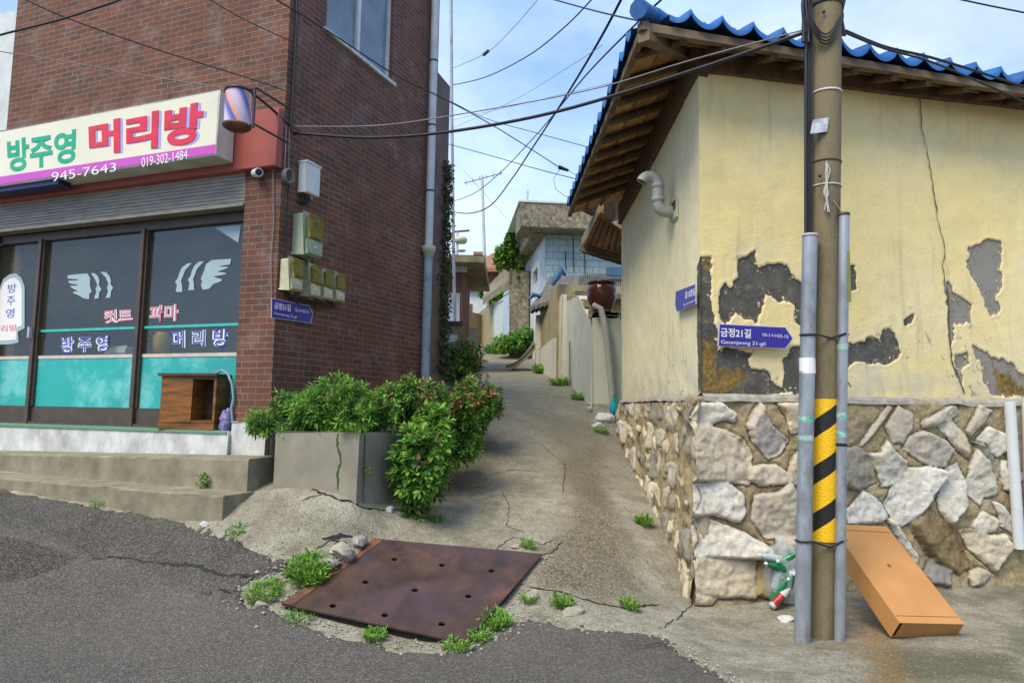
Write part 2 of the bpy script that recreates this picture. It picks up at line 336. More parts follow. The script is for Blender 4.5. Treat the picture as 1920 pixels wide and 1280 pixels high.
M['glass2'] = glass_mat('window_glass', (.25, .32, .38), .6)
M['bag'] = glass_mat('clear_plastic', (.80, .86, .88), .22, (.9, .95, .95))
M['bottle_g'] = mat('green_bottle', (.02, .22, .08), (.01, .14, .05), 4, .12)
M['bottle_c'] = mat('clear_bottle', (.5, .56, .57), (.35, .4, .42), 20, .15)
M['red_c'] = mat('red_label', (.5, .03, .02), (.15, .02, .02), 25, .35)
M['room'] = mat('room_wall', (.20, .21, .18), (.14, .15, .13), 2, .9)
M['yellow'] = mat('yellow_plastic', (.75, .42, .01), rough=.4)

# ------------------------------------------------------------ ground
GP = [(960, 1280, 4.3), (0, 1280, 4.3), (1919, 1280, 4.3), (870, 1210, 4.9), (530, 1140, 5.2), (700, 1015, 6.2), (1015, 1045, 6.1),
      (417, 975, 6.16), (0, 915, 7.17), (200, 950, 6.64), (100, 935, 6.89), (670, 945, 6.25), (1290, 1120, 6.3), (1850, 1090, 7.1), (1545, 1197, 5.4), (1190, 1000, 7.0),
      (1140, 800, 11.3), (1040, 820, 10.3), (860, 850, 9.4), (780, 930, 7.5), (1010, 690, 20), (930, 690, 20), (930, 655, 27), (912, 642, 31), (1085, 745, 13),
      (250, 1120, 5.6), (1700, 1190, 5.4), (515, 905, 6.75), (560, 985, 5.95)]
gpts = np.array([tuple(P(*q)) for q in GP] + [(-9, 8.2, .8), (-9, 4, .2), (9, 7.2, -.15), (9, 4, -.1), (0, 0, 0), (-5, 0, 0), (5, 0, 0), (-9, -4, 0), (9, -4, 0), (0, -4, 0),
                 (-4, 12, 1.8), (4, 12, 1.6), (-4, 20, 2.9), (6, 20, 2.9), (-6, 34, 5.1), (6, 34, 5.0), (-12, 12, 1.6), (12, 12, 1.0), (0, 42, 6.2), (-12, 42, 6.2), (12, 42, 6)])
def _k(r): return r ** 2 * np.log(r + 1e-9)
_n = len(gpts); _D = np.hypot(gpts[:, None, 0] - gpts[None, :, 0], gpts[:, None, 1] - gpts[None, :, 1])
_A = np.zeros((_n + 3, _n + 3)); _A[:_n, :_n] = _k(_D) + np.eye(_n) * .03; _A[:_n, _n] = 1; _A[:_n, _n + 1:] = gpts[:, :2]; _A[_n, :_n] = 1; _A[_n + 1:, :_n] = gpts[:, :2].T
_w = np.linalg.solve(_A, np.concatenate([gpts[:, 2], np.zeros(3)]))
def GZ(x, y):
    x = np.clip(np.asarray(x, float), -12, 12); y = np.clip(np.asarray(y, float), -4, 42)
    r = _w[_n] + _w[_n + 1] * x + _w[_n + 2] * y
    for i in range(_n): r = r + _w[i] * _k(np.hypot(x - gpts[i, 0], y - gpts[i, 1]))
    return r
def gz(x, y): return float(GZ(x, y))
def gp(px, py):                       # pixel ray to the ground
    d = ray(px, py); lo = 1.0
    for k in range(900):
        t = 1.5 * 1.006 ** k
        if EZ + d.z * t < gz(d.x * t, d.y * t): break
    a, b = t / 1.006, t
    for _ in range(18):
        c = (a + b) / 2
        if EZ + d.z * c < gz(d.x * c, d.y * c): b = c
        else: a = c
    return Vector((d.x * b, d.y * b, gz(d.x * b, d.y * b)))
def gpoly(pts): return [tuple(gp(*p)[:2]) for p in pts]
asph = gpoly([(0, 918), (100, 936), (200, 952), (300, 970), (380, 985), (430, 1010), (500, 1040), (538, 1052), (530, 1070), (478, 1086), (450, 1106), (460, 1130), (520, 1150),
              (620, 1188), (740, 1213), (870, 1225), (925, 1195), (960, 1168), (1010, 1160), (1100, 1178), (1200, 1184), (1260, 1198), (1290, 1230), (1340, 1258), (1400, 1290)])
asph = [(-40, asph[0][1] - .2 + 1.5), (-6.9, asph[0][1] + .2)] + asph + [(1.75, 3.9), (2.4, 4.1), (2.9, 3.6), (9, 3.4), (40, 3.4), (40, -40), (-40, -40)]
old_a = gpoly([(0, 925), (100, 938), (200, 955), (300, 972), (430, 1008), (538, 1050), (540, 1075), (460, 1110), (455, 1140), (380, 1125), (300, 1090), (230, 1050), (150, 1045), (60, 1005), (0, 1000)])
old_a = [(-9, 9)] + old_a + [(-9, 7.4)]
patch = gpoly([(0, 1010), (60, 1018), (110, 1035), (148, 1050), (110, 1068), (50, 1090), (0, 1096)]); patch = patch + [(-6.2, patch[-1][1]), (-6.2, patch[0][1])]
strip = gpoly([(1130, 1128), (1000, 1100), (1000, 1050), (1060, 980), (1075, 930), (1050, 880), (1075, 850), (1040, 830), (1010, 780), (1060, 780), (1120, 800), (1140, 840), (1120, 880), (1150, 950), (1175, 1020), (1200, 1110)])
wet = gpoly([(1040, 870), (1075, 850), (1130, 830), (1125, 880), (1140, 960), (1090, 935), (1085, 890)])
moss = gpoly([(1600, 1120), (1700, 1130), (1850, 1110), (1919, 1090), (1919, 1279), (1660, 1279), (1600, 1210)]); moss += [(6, 4.0), (6, 6.8)]
rustp = gpoly([(1615, 1150), (1670, 1185), (1720, 1279), (1640, 1279), (1610, 1210)])
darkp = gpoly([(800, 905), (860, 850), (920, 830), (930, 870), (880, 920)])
def axis(a, b, st, lo, hi, g=1.18):
    m = list(np.arange(a, b + 1e-6, st)); s = st; x = b
    while x < hi: s *= g; x += s; m.append(x)
    s = st; x = a; l = []
    while x > lo: s *= g; x -= s; l.append(x)
    return np.array(l[::-1] + m)
gx = axis(-4.2, 4.2, .022, -900, 900, 1.16)
gy = np.concatenate([axis(3.9, 8.0, .022, -900, 8.0, 1.2), 8.0 + np.cumsum(np.concatenate([np.full(90, .05), .05 * 1.06 ** np.arange(1, 130)]))])
gy = gy[gy < 1500]
GXm, GYm = np.meshgrid(gx, gy)
def near(x, y): return np.clip(1 - np.maximum(np.abs(x) - 6, 0) / 4, 0, 1) * np.clip(1 - np.maximum(y - 14, 0) / 10, 0, 1)
Z0 = GZ(GXm, GYm); nr = near(GXm, GYm)
fine = fbm(GXm * 1.7, GYm * 1.7, 5, 3) * .05 + fbm(GXm * 9, GYm * 9, 3, 9) * .012
jx = fbm(GXm * 4, GYm * 4, 4, 5); jit = jx * .13 + fbm(GXm * 14, GYm * 14, 3, 8) * .10
sda = sdpoly(GXm, GYm, asph) + jit
Zc = Z0 + fine * nr * (sda < .3) - .05 * np.clip(sda / .06, 0, 1)
def gridmesh(mask, Z, mats, name, kind_label, attrs):
    ny, nx = Z.shape; idx = np.arange(ny * nx).reshape(ny, nx)
    cm = mask[:-1, :-1] | mask[1:, :-1] | mask[:-1, 1:] | mask[1:, 1:]
    q = np.stack([idx[:-1, :-1][cm], idx[:-1, 1:][cm], idx[1:, 1:][cm], idx[1:, :-1][cm]], 1)
    used = np.unique(q); remap = np.full(ny * nx, -1); remap[used] = np.arange(len(used)); q = remap[q]
    V = np.stack([GXm.ravel(), GYm.ravel(), Z.ravel()], 1)[used]
    me = bpy.data.meshes.new(name); me.vertices.add(len(V)); me.vertices.foreach_set('co', V.ravel().astype(np.float32))
    me.loops.add(q.size); me.loops.foreach_set('vertex_index', q.ravel().astype(np.int32))
    me.polygons.add(len(q)); me.polygons.foreach_set('loop_start', np.arange(0, q.size, 4, dtype=np.int32)); me.polygons.foreach_set('loop_total', np.full(len(q), 4, dtype=np.int32))
    me.polygons.foreach_set('use_smooth', np.ones(len(q), bool)); me.update(calc_edges=True)
    for an, d in attrs.items():
        at = me.attributes.new(an, 'FLOAT', 'POINT'); at.data.foreach_set('value', d.ravel()[used].astype(np.float32))
    me.materials.append(mats); o = bpy.data.objects.new(name, me); COL.objects.link(o); o['kind'] = 'structure'; return o
def ground_mat():
    m = bpy.data.materials.new('alley_concrete'); m.use_nodes = True; N = m.node_tree.nodes; L = m.node_tree.links; b = N['Principled BSDF']
    tc = N.new('ShaderNodeTexCoord'); o = tc.outputs['Object']
    base = node_mix(N, L, rng(N, L, noise(N, L, o, 2.2, 8, .65), .35, .65), (.33, .295, .21), (.56, .52, .40))
    base = node_mix(N, L, rng(N, L, noise(N, L, o, 3.2, 9, .75), .48, .66, 0, .8), base, (.16, .145, .09))
    vo = N.new('ShaderNodeTexVoronoi'); vo.inputs['Scale'].default_value = 42; L.new(o, vo.inputs['Vector'])
    ag = node_mix(N, L, rng(N, L, vo.outputs['Distance'], .15, .6), (.46, .38, .25), (.085, .06, .03))
    ag = node_mix(N, L, rng(N, L, noise(N, L, o, 3, 5), .4, .7, 0, .6), ag, (.33, .27, .16))
    def blend(c, name, col, soft, nz, amt=1.0, sc=6):
        v = math_(N, L, 'ADD', attr(N, name), math_(N, L, 'MULTIPLY', math_(N, L, 'SUBTRACT', noise(N, L, o, sc, 8, .7), .5), nz))
        return node_mix(N, L, rng(N, L, v, -soft, soft, 0, amt), c, col)
    c = blend(base, 'strip', ag, .12, .5, .85)
    c = blend(c, 'wet', (.13, .10, .06), .10, .3, .65)
    c = blend(c, 'moss', (.115, .11, .045), .15, .8, .85, 3)
    c = blend(c, 'rustp', (.36, .19, .04), .10, .7, .7, 4)
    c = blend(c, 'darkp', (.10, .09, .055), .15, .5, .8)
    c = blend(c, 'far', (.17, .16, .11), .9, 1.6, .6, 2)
    c = node_mix(N, L, rng(N, L, noise(N, L, o, 14, 9, .8), .52, .64, 0, .6), c, (.15, .13, .085))
    c = node_mix(N, L, rng(N, L, noise(N, L, o, 33, 6, .8), .58, .66, 0, .6), c, (.62, .58, .47))
    c = node_mix(N, L, rng(N, L, noise(N, L, o, 75, 3, .7), .40, .62, 0, .6), c, (.12, .105, .07))
    v3 = N.new('ShaderNodeTexVoronoi'); v3.inputs['Scale'].default_value = 55; L.new(o, v3.inputs['Vector']); s3 = N.new('ShaderNodeSeparateColor'); L.new(v3.outputs['Color'], s3.inputs[0])
    c = node_mix(N, L, math_(N, L, 'MULTIPLY', rng(N, L, s3.outputs[0], .55, .95), rng(N, L, v3.outputs['Distance'], .55, .2, 0, .55)), c, (.55, .50, .38))
    c = node_mix(N, L, math_(N, L, 'MULTIPLY', rng(N, L, s3.outputs[1], .7, .95), rng(N, L, v3.outputs['Distance'], .5, .2, 0, .8)), c, (.07, .06, .04))
    c = node_mix(N, L, rng(N, L, noise(N, L, o, 160, 2), .62, .72, 0, .5), c, (.55, .53, .46))
    L.new(c, b.inputs['Base Color']); b.inputs['Roughness'].default_value = .88; b.inputs['Specular IOR Level'].default_value = .3
    bp = N.new('ShaderNodeBump'); bp.inputs['Strength'].default_value = 1; bp.inputs['Distance'].default_value = .022
    h = math_(N, L, 'ADD', noise(N, L, o, 40, 8, .8), math_(N, L, 'MULTIPLY', noise(N, L, o, 9, 6, .7), 1.4)); L.new(h, bp.inputs['Height']); L.new(bp.outputs['Normal'], b.inputs['Normal']); return m
def asphalt_mat():
    m = bpy.data.materials.new('asphalt'); m.use_nodes = True; N = m.node_tree.nodes; L = m.node_tree.links; b = N['Principled BSDF']
    tc = N.new('ShaderNodeTexCoord'); o = tc.outputs['Object']
    c = node_mix(N, L, rng(N, L, noise(N, L, o, 1.3, 8, .6), .35, .65), (.076, .067, .054), (.104, .092, .075))
    oldc = node_mix(N, L, rng(N, L, noise(N, L, o, 3, 8, .6), .35, .65), (.043, .037, .028), (.073, .064, .048))
    v = math_(N, L, 'ADD', attr(N, 'old'), math_(N, L, 'MULTIPLY', math_(N, L, 'SUBTRACT', noise(N, L, o, 5, 8, .7), .5), .5))
    c = node_mix(N, L, rng(N, L, v, -.05, .07), c, oldc)
    v2 = math_(N, L, 'ADD', attr(N, 'patch'), math_(N, L, 'MULTIPLY', math_(N, L, 'SUBTRACT', noise(N, L, o, 7, 5, .6), .5), .06))
    c = node_mix(N, L, rng(N, L, v2, -.01, .02), c, (.040, .030, .020))
    vo = N.new('ShaderNodeTexVoronoi'); vo.inputs['Scale'].default_value = 110; L.new(o, vo.inputs['Vector'])
    sp = N.new('ShaderNodeSeparateColor'); L.new(vo.outputs['Color'], sp.inputs[0])
    c = node_mix(N, L, rng(N, L, noise(N, L, o, 4.5, 9, .8), .52, .68, 0, .5), c, (.055, .047, .036))
    c = node_mix(N, L, rng(N, L, sp.outputs[0], .45, 1, 0, .5), c, (.30, .28, .24))
    c = node_mix(N, L, rng(N, L, sp.outputs[1], .6, 1, 0, .6), c, (.04, .038, .035))
    L.new(c, b.inputs['Base Color']); b.inputs['Roughness'].default_value = .85; b.inputs['Specular IOR Level'].default_value = .35
    bp = N.new('ShaderNodeBump'); bp.inputs['Strength'].default_value = .9; bp.inputs['Distance'].default_value = .010
    L.new(math_(N, L, 'ADD', vo.outputs['Distance'], noise(N, L, o, 20, 5)), bp.inputs['Height']); L.new(bp.outputs['Normal'], b.inputs['Normal']); return m
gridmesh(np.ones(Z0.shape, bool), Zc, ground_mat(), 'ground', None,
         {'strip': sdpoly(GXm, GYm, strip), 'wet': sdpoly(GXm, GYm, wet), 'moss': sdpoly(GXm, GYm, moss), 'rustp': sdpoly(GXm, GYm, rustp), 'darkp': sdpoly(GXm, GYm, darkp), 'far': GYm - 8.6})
sdo = sdpoly(GXm, GYm, old_a)
Za = Z0 + fine * .35 * nr + .028 * np.clip(sda / .05, -1.6, 1) - .012 + .015 * np.clip((sdo + jx * .3) / .05, 0, 1) * nr
gridmesh((sda > -.09), Za, asphalt_mat(), 'road', None, {'old': sdo, 'patch': sdpoly(GXm, GYm, patch)})
def surf(x, y):
    a = sdpoly(np.array([x]), np.array([y]), asph)[0]
    return gz(x, y) + (.012 if a > 0 else 0)
def crack(pts, w=.012, name='ground_crack', lift=.004, fs_=1.0):      # ragged dark fissure lying in the concrete
    W = [gp(*p) for p in pts]; out = []
    for a, b in zip(W[:-1], W[1:]):
        n = max(2, int((b - a).length / .035))
        for i in range(n):
            q = a.lerp(b, i / n); q.x += random.uniform(-.012, .012); q.y += random.uniform(-.012, .012); out.append(q)
    vs = []; fs = []
    for i, q in enumerate(out):
        t = (out[min(i + 1, len(out) - 1)] - out[max(0, i - 1)]); t.z = 0; t.normalize(); s = Vector((-t.y, t.x, 0)); ww = w * random.uniform(.25, 1.1) * min(1, i / 3 + .2, (len(out) - i) / 3)
        for k in (-1, 1):
            p = q + s * ww * k; X = np.array([p.x]); Y = np.array([p.y])
            z = gz(p.x, p.y) + fs_ * float(fbm(X * 1.7, Y * 1.7, 5, 3)[0] * .05 + fbm(X * 9, Y * 9, 3, 9)[0] * .012) + lift
            vs.append((p.x, p.y, z))
        if i: fs.append((2 * i - 2, 2 * i - 1, 2 * i + 1, 2 * i))
    o = MB().add(vs, fs).build(name, M['dark']); o['kind'] = 'structure'; return o
for pts, w in [([(518, 902), (560, 905), (600, 922), (640, 938), (680, 950), (720, 957), (755, 955)], .02), ([(560, 940), (600, 925), (620, 930)], .012),
               ([(600, 1010), (640, 1005), (670, 1008), (690, 1018)], .025), ([(590, 1030), (620, 1012), (660, 1022)], .018),
               ([(905, 905), (920, 890), (960, 880), (1030, 885)], .008), ([(930, 1030), (965, 1010), (1020, 1018), (1050, 1008)], .014), ([(1000, 1042), (1035, 1035), (1060, 1010)], .012),
               ([(990, 1100), (1040, 1108), (1110, 1128), (1180, 1140), (1240, 1130)], .02), ([(1240, 1180), (1280, 1150), (1300, 1125)], .01), ([(1015, 830), (1030, 850), (1060, 870), (1055, 930)], .008),
               ([(940, 920), (955, 950), (950, 985), (990, 1000)], .007), ([(715, 905), (740, 898), (760, 895)], .02)]:
    crack(pts, w * .7)
for pts, w in [([(478, 1088), (420, 1085), (350, 1068), (290, 1060)], .014), ([(290, 1062), (230, 1050), (160, 1052)], .007), ([(452, 1112), (430, 1118), (400, 1110)], .012), ([(1290, 1232), (1240, 1215), (1180, 1222)], .006)]: crack(pts, w, lift=.036, fs_=.35)

# ------------------------------------------------------------ brick shop building
c0 = P(506, 780, 7.2)
FA = Frame(c0.x, c0.y, -2.66, 1, -.3, -1)       # street facade, u to the left
SI = Frame(c0.x, c0.y, .415, 1, 1, -.4)         # alley side, u up the alley
zf = FA.hit(300, 803, -.05)[1]                  # shop floor
UL = 4.45                                        # facade width
s_end = SI.hit(814, 400)[0]; ZT = 8.6
z_ft = FA.hit(500, 205, .1)[1]; z_fb = FA.hit(500, 312, .1)[1]      # red fascia
z_sb = FA.hit(452, 376, .1)[1]                                        # shutter bottom
u_pl = FA.hit(447, 600)[0]
B = thing('brick_building', (c0.x, c0.y, zf), 'red brick building with a hairdresser shopfront at the mouth of the alley', 'building')
w0, w1 = SI.hit(612, 40)[0], SI.hit(738, 40)[0]; wz0 = SI.hit(735, 155)[1]; wz1 = wz0 + 1.45
mb = MB()
mb.box(FA, 0, UL, z_fb, ZT, -.2, 0)                                   # facade above the shop
mb.box(FA, .0, u_pl, zf - .02, z_fb, -.2, 0)                            # corner pillar
mb.box(FA, UL + .22, UL + .7, zf - .6, z_fb, -.2, -.002)
mb.box(SI, .19, w0, -0.3, ZT, -.2, 0); mb.box(SI, w1, s_end, -.3, ZT, -.2, 0)
mb.box(SI, w0, w1, -.3, wz0, -.2, 0); mb.box(SI, w0, w1, wz1, ZT, -.2, 0)
mb.box(SI, 0, .19, z_fb + .002, ZT - .01, -.185, 0.0); mb.box(SI, 0, .19, zf - .02, z_fb - .002, -.185, 0.0)
bk = Frame(*SI.pt(s_end, 0)[:2], FA.u.x, FA.u.y, 0, 1)
mb.box(bk, 0, UL, 0, ZT, -.2, 0)
lf = Frame(*FA.pt(UL, 0)[:2], SI.u.x, SI.u.y, -1, 0); mb.box(lf, .2, s_end, 0, ZT, -.2, 0)
mb.build('wall', M['brick'], B)
MB().prism([FA.pt(-.02, ZT, .02), FA.pt(UL + .02, ZT, .02), lf.pt(s_end + .02, ZT, .02), SI.pt(s_end + .02, ZT, .02)], (0, 0, .25)).build('roof', M['cement'], B)
# plinth under the pillar and shop floor
pz = FA.hit(470, 861, .12)[1]
mb = MB(); pw = FA.hit(432, 820, .1)[0]
mb.box(FA, -.03, pw, pz - .45, zf + .10, -.12, .10); mb.build('pillar_base', M['white_render'], B, bevel=.015)
mb = MB(); mb.box(FA, pw + .002, UL + .5, pz - .3, zf - .004, -.15, .14); mb.build('plinth', M['white_render'], B, bevel=.01)
mb = MB(); mb.box(FA, pw + .01, UL + .4, zf - .022, zf + .004, -.9, .155); mb.build('shop_floor', M['green_mat'], B)
# interior
mb = MB(); mb.box(FA, u_pl - .1, UL + .5, zf - .05, z_fb, -3.0, -2.9); mb.box(FA, UL + .4, UL + .5, zf, z_fb, -2.9, -.2); mb.box(FA, u_pl - .15, u_pl - .05, zf, z_fb, -2.9, -.2)
mb.box(FA, u_pl, UL, zf - .03, zf - .01, -2.9, -.9); mb.box(FA, u_pl, UL, z_fb - .02, z_fb + .02, -2.9, -.2); mb.build('room', M['room'], B)
# shutter housing and fascia
mb = MB(); mb.box(FA, 0.0, UL + .2, z_fb, z_ft, 0.001, .10); mb.build('fascia', M['red_fascia'], B, bevel=.01)
mb = MB(); k = 9
for i in range(k):
    a = z_sb + (z_fb - z_sb) * i / k; bb = z_sb + (z_fb - z_sb) * (i + 1) / k
    mb.box(FA, u_pl, UL + .1, a + .004, bb, -.10, -.02 + .04 * (i / k)); mb.box(FA, u_pl, UL + .1, a, a + .005, -.10, -.035)
mb.box(FA, u_pl, UL + .1, z_sb - .03, z_sb - .001, -.12, .03)
mb.build('roller_shutter', M['shutter'], B)
mb = MB(); mb.box(FA, u_pl, UL + .1, z_sb - .14, z_sb - .04, -.22, -.14); mb.build('door_head', M['bronze'], B)
# glazing bays
zt = z_sb - .12
nG = -.19
mull = [FA.hit(x, 620, -.1)[0] for x in (252, 58)] + [FA.hit(-150, 620, -.1)[0]]
edges = [u_pl] + mull
zm1 = FA.hit(300, 613, nG)[1]; zc = FA.hit(300, 665, nG)[1]; zb = FA.hit(300, 766, nG)[1]
mw = .028
mb = MB()
for u in mull: mb.box(FA, u - mw, u + mw, zf + .006, zt, -.22, -.12)
mb.box(FA, u_pl, UL, zf + .005, zf + .035, -.23, -.13)
mb.build('mullion', M['bronze'], B)
for i in range(3):
    a, b2 = edges[i] + (.004 if i == 0 else mw + .002), edges[i + 1] - mw - .002
    fr = MB(); fw = .025
    fr.box(FA, a, b2, zt - fw, zt - .001, -.20, -.15); fr.box(FA, a, a + fw, zb, zt - fw, -.20, -.15); fr.box(FA, b2 - fw, b2, zb, zt - fw, -.20, -.15)
    fr.box(FA, a, b2, zf + .036, zb - .001, -.20, -.165)
    fo = fr.build('window_frame', M['bronze'], B)
    g = MB(); g.box(FA, a + fw, b2 - fw, zb, zt - fw, nG - .004, nG); g.build('pane', M['glass'], fo)
    g = MB(); g.box(FA, a + fw, b2 - fw, zb + .002, zc - .03, nG + .002, nG + .005); g.build('teal_panel', M['teal'], fo)
    g = MB(); g.box(FA, a + fw, b2 - fw, zc - .028, zc + .012, nG + .002, nG + .012); g.build('ledge_strip', M['cream'], fo)
    if i < 2: g = MB(); g.box(FA, a + fw, b2 - fw, zm1 - .014, zm1 + .016, nG + .002, nG + .008); g.build('mint_strip', M['mint'], fo)
def on(fr, n): return lambda px, py: (lambda h: fr.pt(h[0], h[1], n))(fr.hit(px, py, n))
def text(body, quad, fr, n, m, parent, name='lettering', bold=.02, thick=.004, shift=(0, 0)):
    # glyph outlines mapped onto the quad tl,tr,br,bl (pixels) lying on the frame's plane
    cu = bpy.data.curves.new('txt', 'FONT'); cu.body = body; cu.size = 1; cu.offset = bold; cu.resolution_u = 4
    ob = bpy.data.objects.new('txt', cu); COL.objects.link(ob); dg = bpy.context.evaluated_depsgraph_get(); dg.update()
    me = bpy.data.meshes.new_from_object(ob.evaluated_get(dg)); bpy.data.objects.remove(ob)
    V = np.array([v.co[:] for v in me.vertices]); lo, hi = V.min(0), V.max(0)
    q = [fr.hit(px + shift[0], py + shift[1], n) for px, py in quad]; b = MB(); vs = []
    for v in V:
        s = (v[0] - lo[0]) / (hi[0] - lo[0]); t = (v[1] - lo[1]) / (hi[1] - lo[1])
        w = ((1 - s) * t, s * t, s * (1 - t), (1 - s) * (1 - t))
        vs.append((sum(w[i] * q[i][0] for i in range(4)), sum(w[i] * q[i][1] for i in range(4))))
    fs = [list(p.vertices) for p in me.polygons]; bpy.data.meshes.remove(me)
    b.add([fr.pt(u, z, n + thick) for u, z in vs], fs)
    from collections import Counter
    ec = Counter()
    for f in fs:
        for i in range(len(f)): ec[tuple(sorted((f[i], f[(i + 1) % len(f)])))] += 1
    for (i, j), c in ec.items():
        if c == 1: b.add([fr.pt(*vs[i], n + thick), fr.pt(*vs[j], n + thick), fr.pt(*vs[j], n), fr.pt(*vs[i], n)], [(0, 1, 2, 3)])
    return b.build(name, m, parent)
# writing and emblems on the glass
nW = nG + .003
tz = lambda pts: zoom(0, 400, 2.977, pts)
def decal(pts, m, name, parent, n=nW, t=.002, fr=FA):
    f = on(fr, n); return MB().prism([f(*p) for p in pts], fr.n * t).build(name, m, parent)
lg = [[(375, 348), (400, 342), (490, 335), (505, 365), (502, 400), (512, 440), (500, 445), (498, 478), (470, 475), (430, 452), (408, 445), (412, 436), (440, 436), (400, 415), (392, 404), (432, 404), (432, 398), (388, 390), (382, 376), (436, 374), (434, 368), (380, 364)],
      [(508, 334), (530, 334), (548, 352), (556, 380), (552, 400), (568, 425), (556, 438), (550, 474), (526, 476), (538, 440), (534, 420), (544, 400), (530, 366)],
      [(560, 326), (592, 328), (612, 350), (620, 375), (618, 395), (632, 415), (622, 432), (616, 470), (590, 472), (604, 436), (598, 415), (606, 392), (590, 356)]]
lr = [[(1292, 254), (1250, 256), (1180, 262), (1150, 285), (1140, 320), (1120, 368), (1130, 376), (1122, 400), (1132, 426), (1170, 420), (1190, 395), (1235, 378), (1240, 368), (1215, 362), (1190, 352), (1262, 340), (1256, 332), (1210, 325), (1272, 306), (1268, 299), (1215, 296), (1284, 285)],
      [(1140, 268), (1112, 270), (1086, 290), (1070, 325), (1066, 345), (1048, 372), (1058, 384), (1052, 428), (1084, 428), (1082, 385), (1078, 368), (1088, 345), (1100, 310)],
      [(1072, 276), (1048, 280), (1018, 300), (1000, 335), (996, 355), (978, 384), (988, 396), (982, 438), (1018, 438), (1016, 395), (1010, 378), (1020, 355), (1034, 318)]]
for s in lg + lr: decal(tz(s), M['logo'], 'window_emblem', B)
decal([(403, 427), (452, 422), (447, 455)], M['logo'], 'window_sticker', B)
T2 = lambda a, b, c, d: tz([a, b, c, d])
for q, w in ((T2((340, 690), (608, 682), (604, 770), (342, 782)), '방 주 영'), (T2((958, 655), (1278, 645), (1272, 742), (960, 752)), '머 리 방')):
    text(w, q, FA, nW, M['white_l'], B, 'window_lettering', .055, .001); text(w, q, FA, nW + .002, M['blue_l'], B, 'window_lettering', .006, .001)
for q, w in ((T2((580, 540), (740, 530), (742, 605), (582, 618)), '컷트'), (T2((836, 515), (1000, 505), (998, 600), (832, 606)), '파마')):
    text(w, q, FA, nW, M['white_l'], B, 'window_lettering', .05, .001); text(w, q, FA, nW + .002, M['pink_l'], B, 'window_lettering', .004, .001)
# door sticker
arc = [(0, 410), (20, 365), (55, 340), (90, 335), (120, 360), (138, 410), (138, 640), (100, 660), (104, 720), (60, 730), (-60, 734), (-60, 400)]
decal(tz(arc), M['logo'], 'door_sticker', B); arc2 = [(5, 425), (25, 385), (60, 362), (88, 360), (112, 385), (122, 420), (122, 625), (92, 640), (92, 705), (-50, 715), (-50, 430)]
decal(tz(arc2), M['white_l'], 'door_sticker', B, nW + .003)
for ch, y in (('방', 395), ('주', 465), ('영', 535)): text(ch, tz([(45 - (y - 395) * .08, y), (92 - (y - 395) * .08, y - 5), (90 - (y - 395) * .08, y + 45), (43 - (y - 395) * .08, y + 50)]), FA, nW + .006, M['blue_l'], B, 'door_lettering', .0, .001)
text('머리방', tz([(-40, 628), (95, 618), (93, 655), (-42, 668)]), FA, nW + .006, M['pink_l'], B, 'door_lettering', .01, .001)
hd = FA.hit(56, 620, -.1); MB().obox(FA.pt(hd[0], hd[1] - .02, -.10), FA.u * .012, FA.n * .02, (0, 0, .07)).build('door_handle', M['steel'], B, bevel=.005)
# side window
W = MB(); fw = .05
for a, b2, c, d in ((w0, w1, wz0, wz0 + fw), (w0, w1, wz1 - fw, wz1), (w0, w0 + fw, wz0 + fw, wz1 - fw), (w1 - fw, w1, wz0 + fw, wz1 - fw), ((w0 + w1) / 2 - .03, (w0 + w1) / 2 + .03, wz0 + fw, wz1 - fw)):
    W.box(SI, a, b2, c, d, -.12, -.05)
wo_ = W.build('window', mat('pale_frame', (.60, .62, .60), rough=.5), B)
for a, b2, n in ((w0 + fw, (w0 + w1) / 2 - .03, -.09), ((w0 + w1) / 2 + .03, w1 - fw, -.08)):
    MB().box(SI, a, b2, wz0 + fw, wz1 - fw, n - .006, n).build('pane', M['glass2'], wo_)
mb = MB(); mb.box(SI, w0, w1, wz0, wz1, -.5, -.4); mb.build('curtain', mat('curtain', (.40, .48, .52), (.3, .37, .42), 3, .9, stretch=(8, 8, 1)), wo_)
mb = MB(); mb.box(SI, w0 - .06, w1 + .06, wz0 - .045, wz0 - .002, -.1, .04); mb.build('sill', M['white_render'], wo_)

# rear annex with ivy beyond the drainpipe
ra = Frame(*SI.pt(s_end + .004, 0, -.04)[:2], .30, 1, 1, -.4)
RAu = ra.hit(838, 400)[0]
an = thing('rear_annex', ra.pt(RAu / 2, 1.0, 0), 'narrow brown rear annex with dry ivy behind the brick building', 'building')
an['_loc'] = tuple(ra.pt(RAu / 2, 1.0, 0))
MB().box(ra, 0, RAu, .6, 6.9, -2.2, 0).build('wall', mat('brown_render', (.17, .12, .10), (.11, .08, .06), 3, .9), an)
iv = MB()
for i in range(1500):
    z = 2.2 + 3.4 * random.random(); u = RAu - abs(random.gauss(0, .12)); n = .01 + abs(random.gauss(0, .05)); c = ra.pt(u, z, n); s = random.uniform(.02, .05)
    a = Vector((random.gauss(0, 1), random.gauss(0, 1), random.gauss(0, 1))).normalized(); b2 = a.orthogonal().normalized()
    iv.add([c - a * s, c + b2 * s * .6, c + a * s, c - b2 * s * .6], [(0, 1, 2, 3)], random.randint(0, 1))
iv.build('ivy', [M['ivy'], M['ivy2']], an)

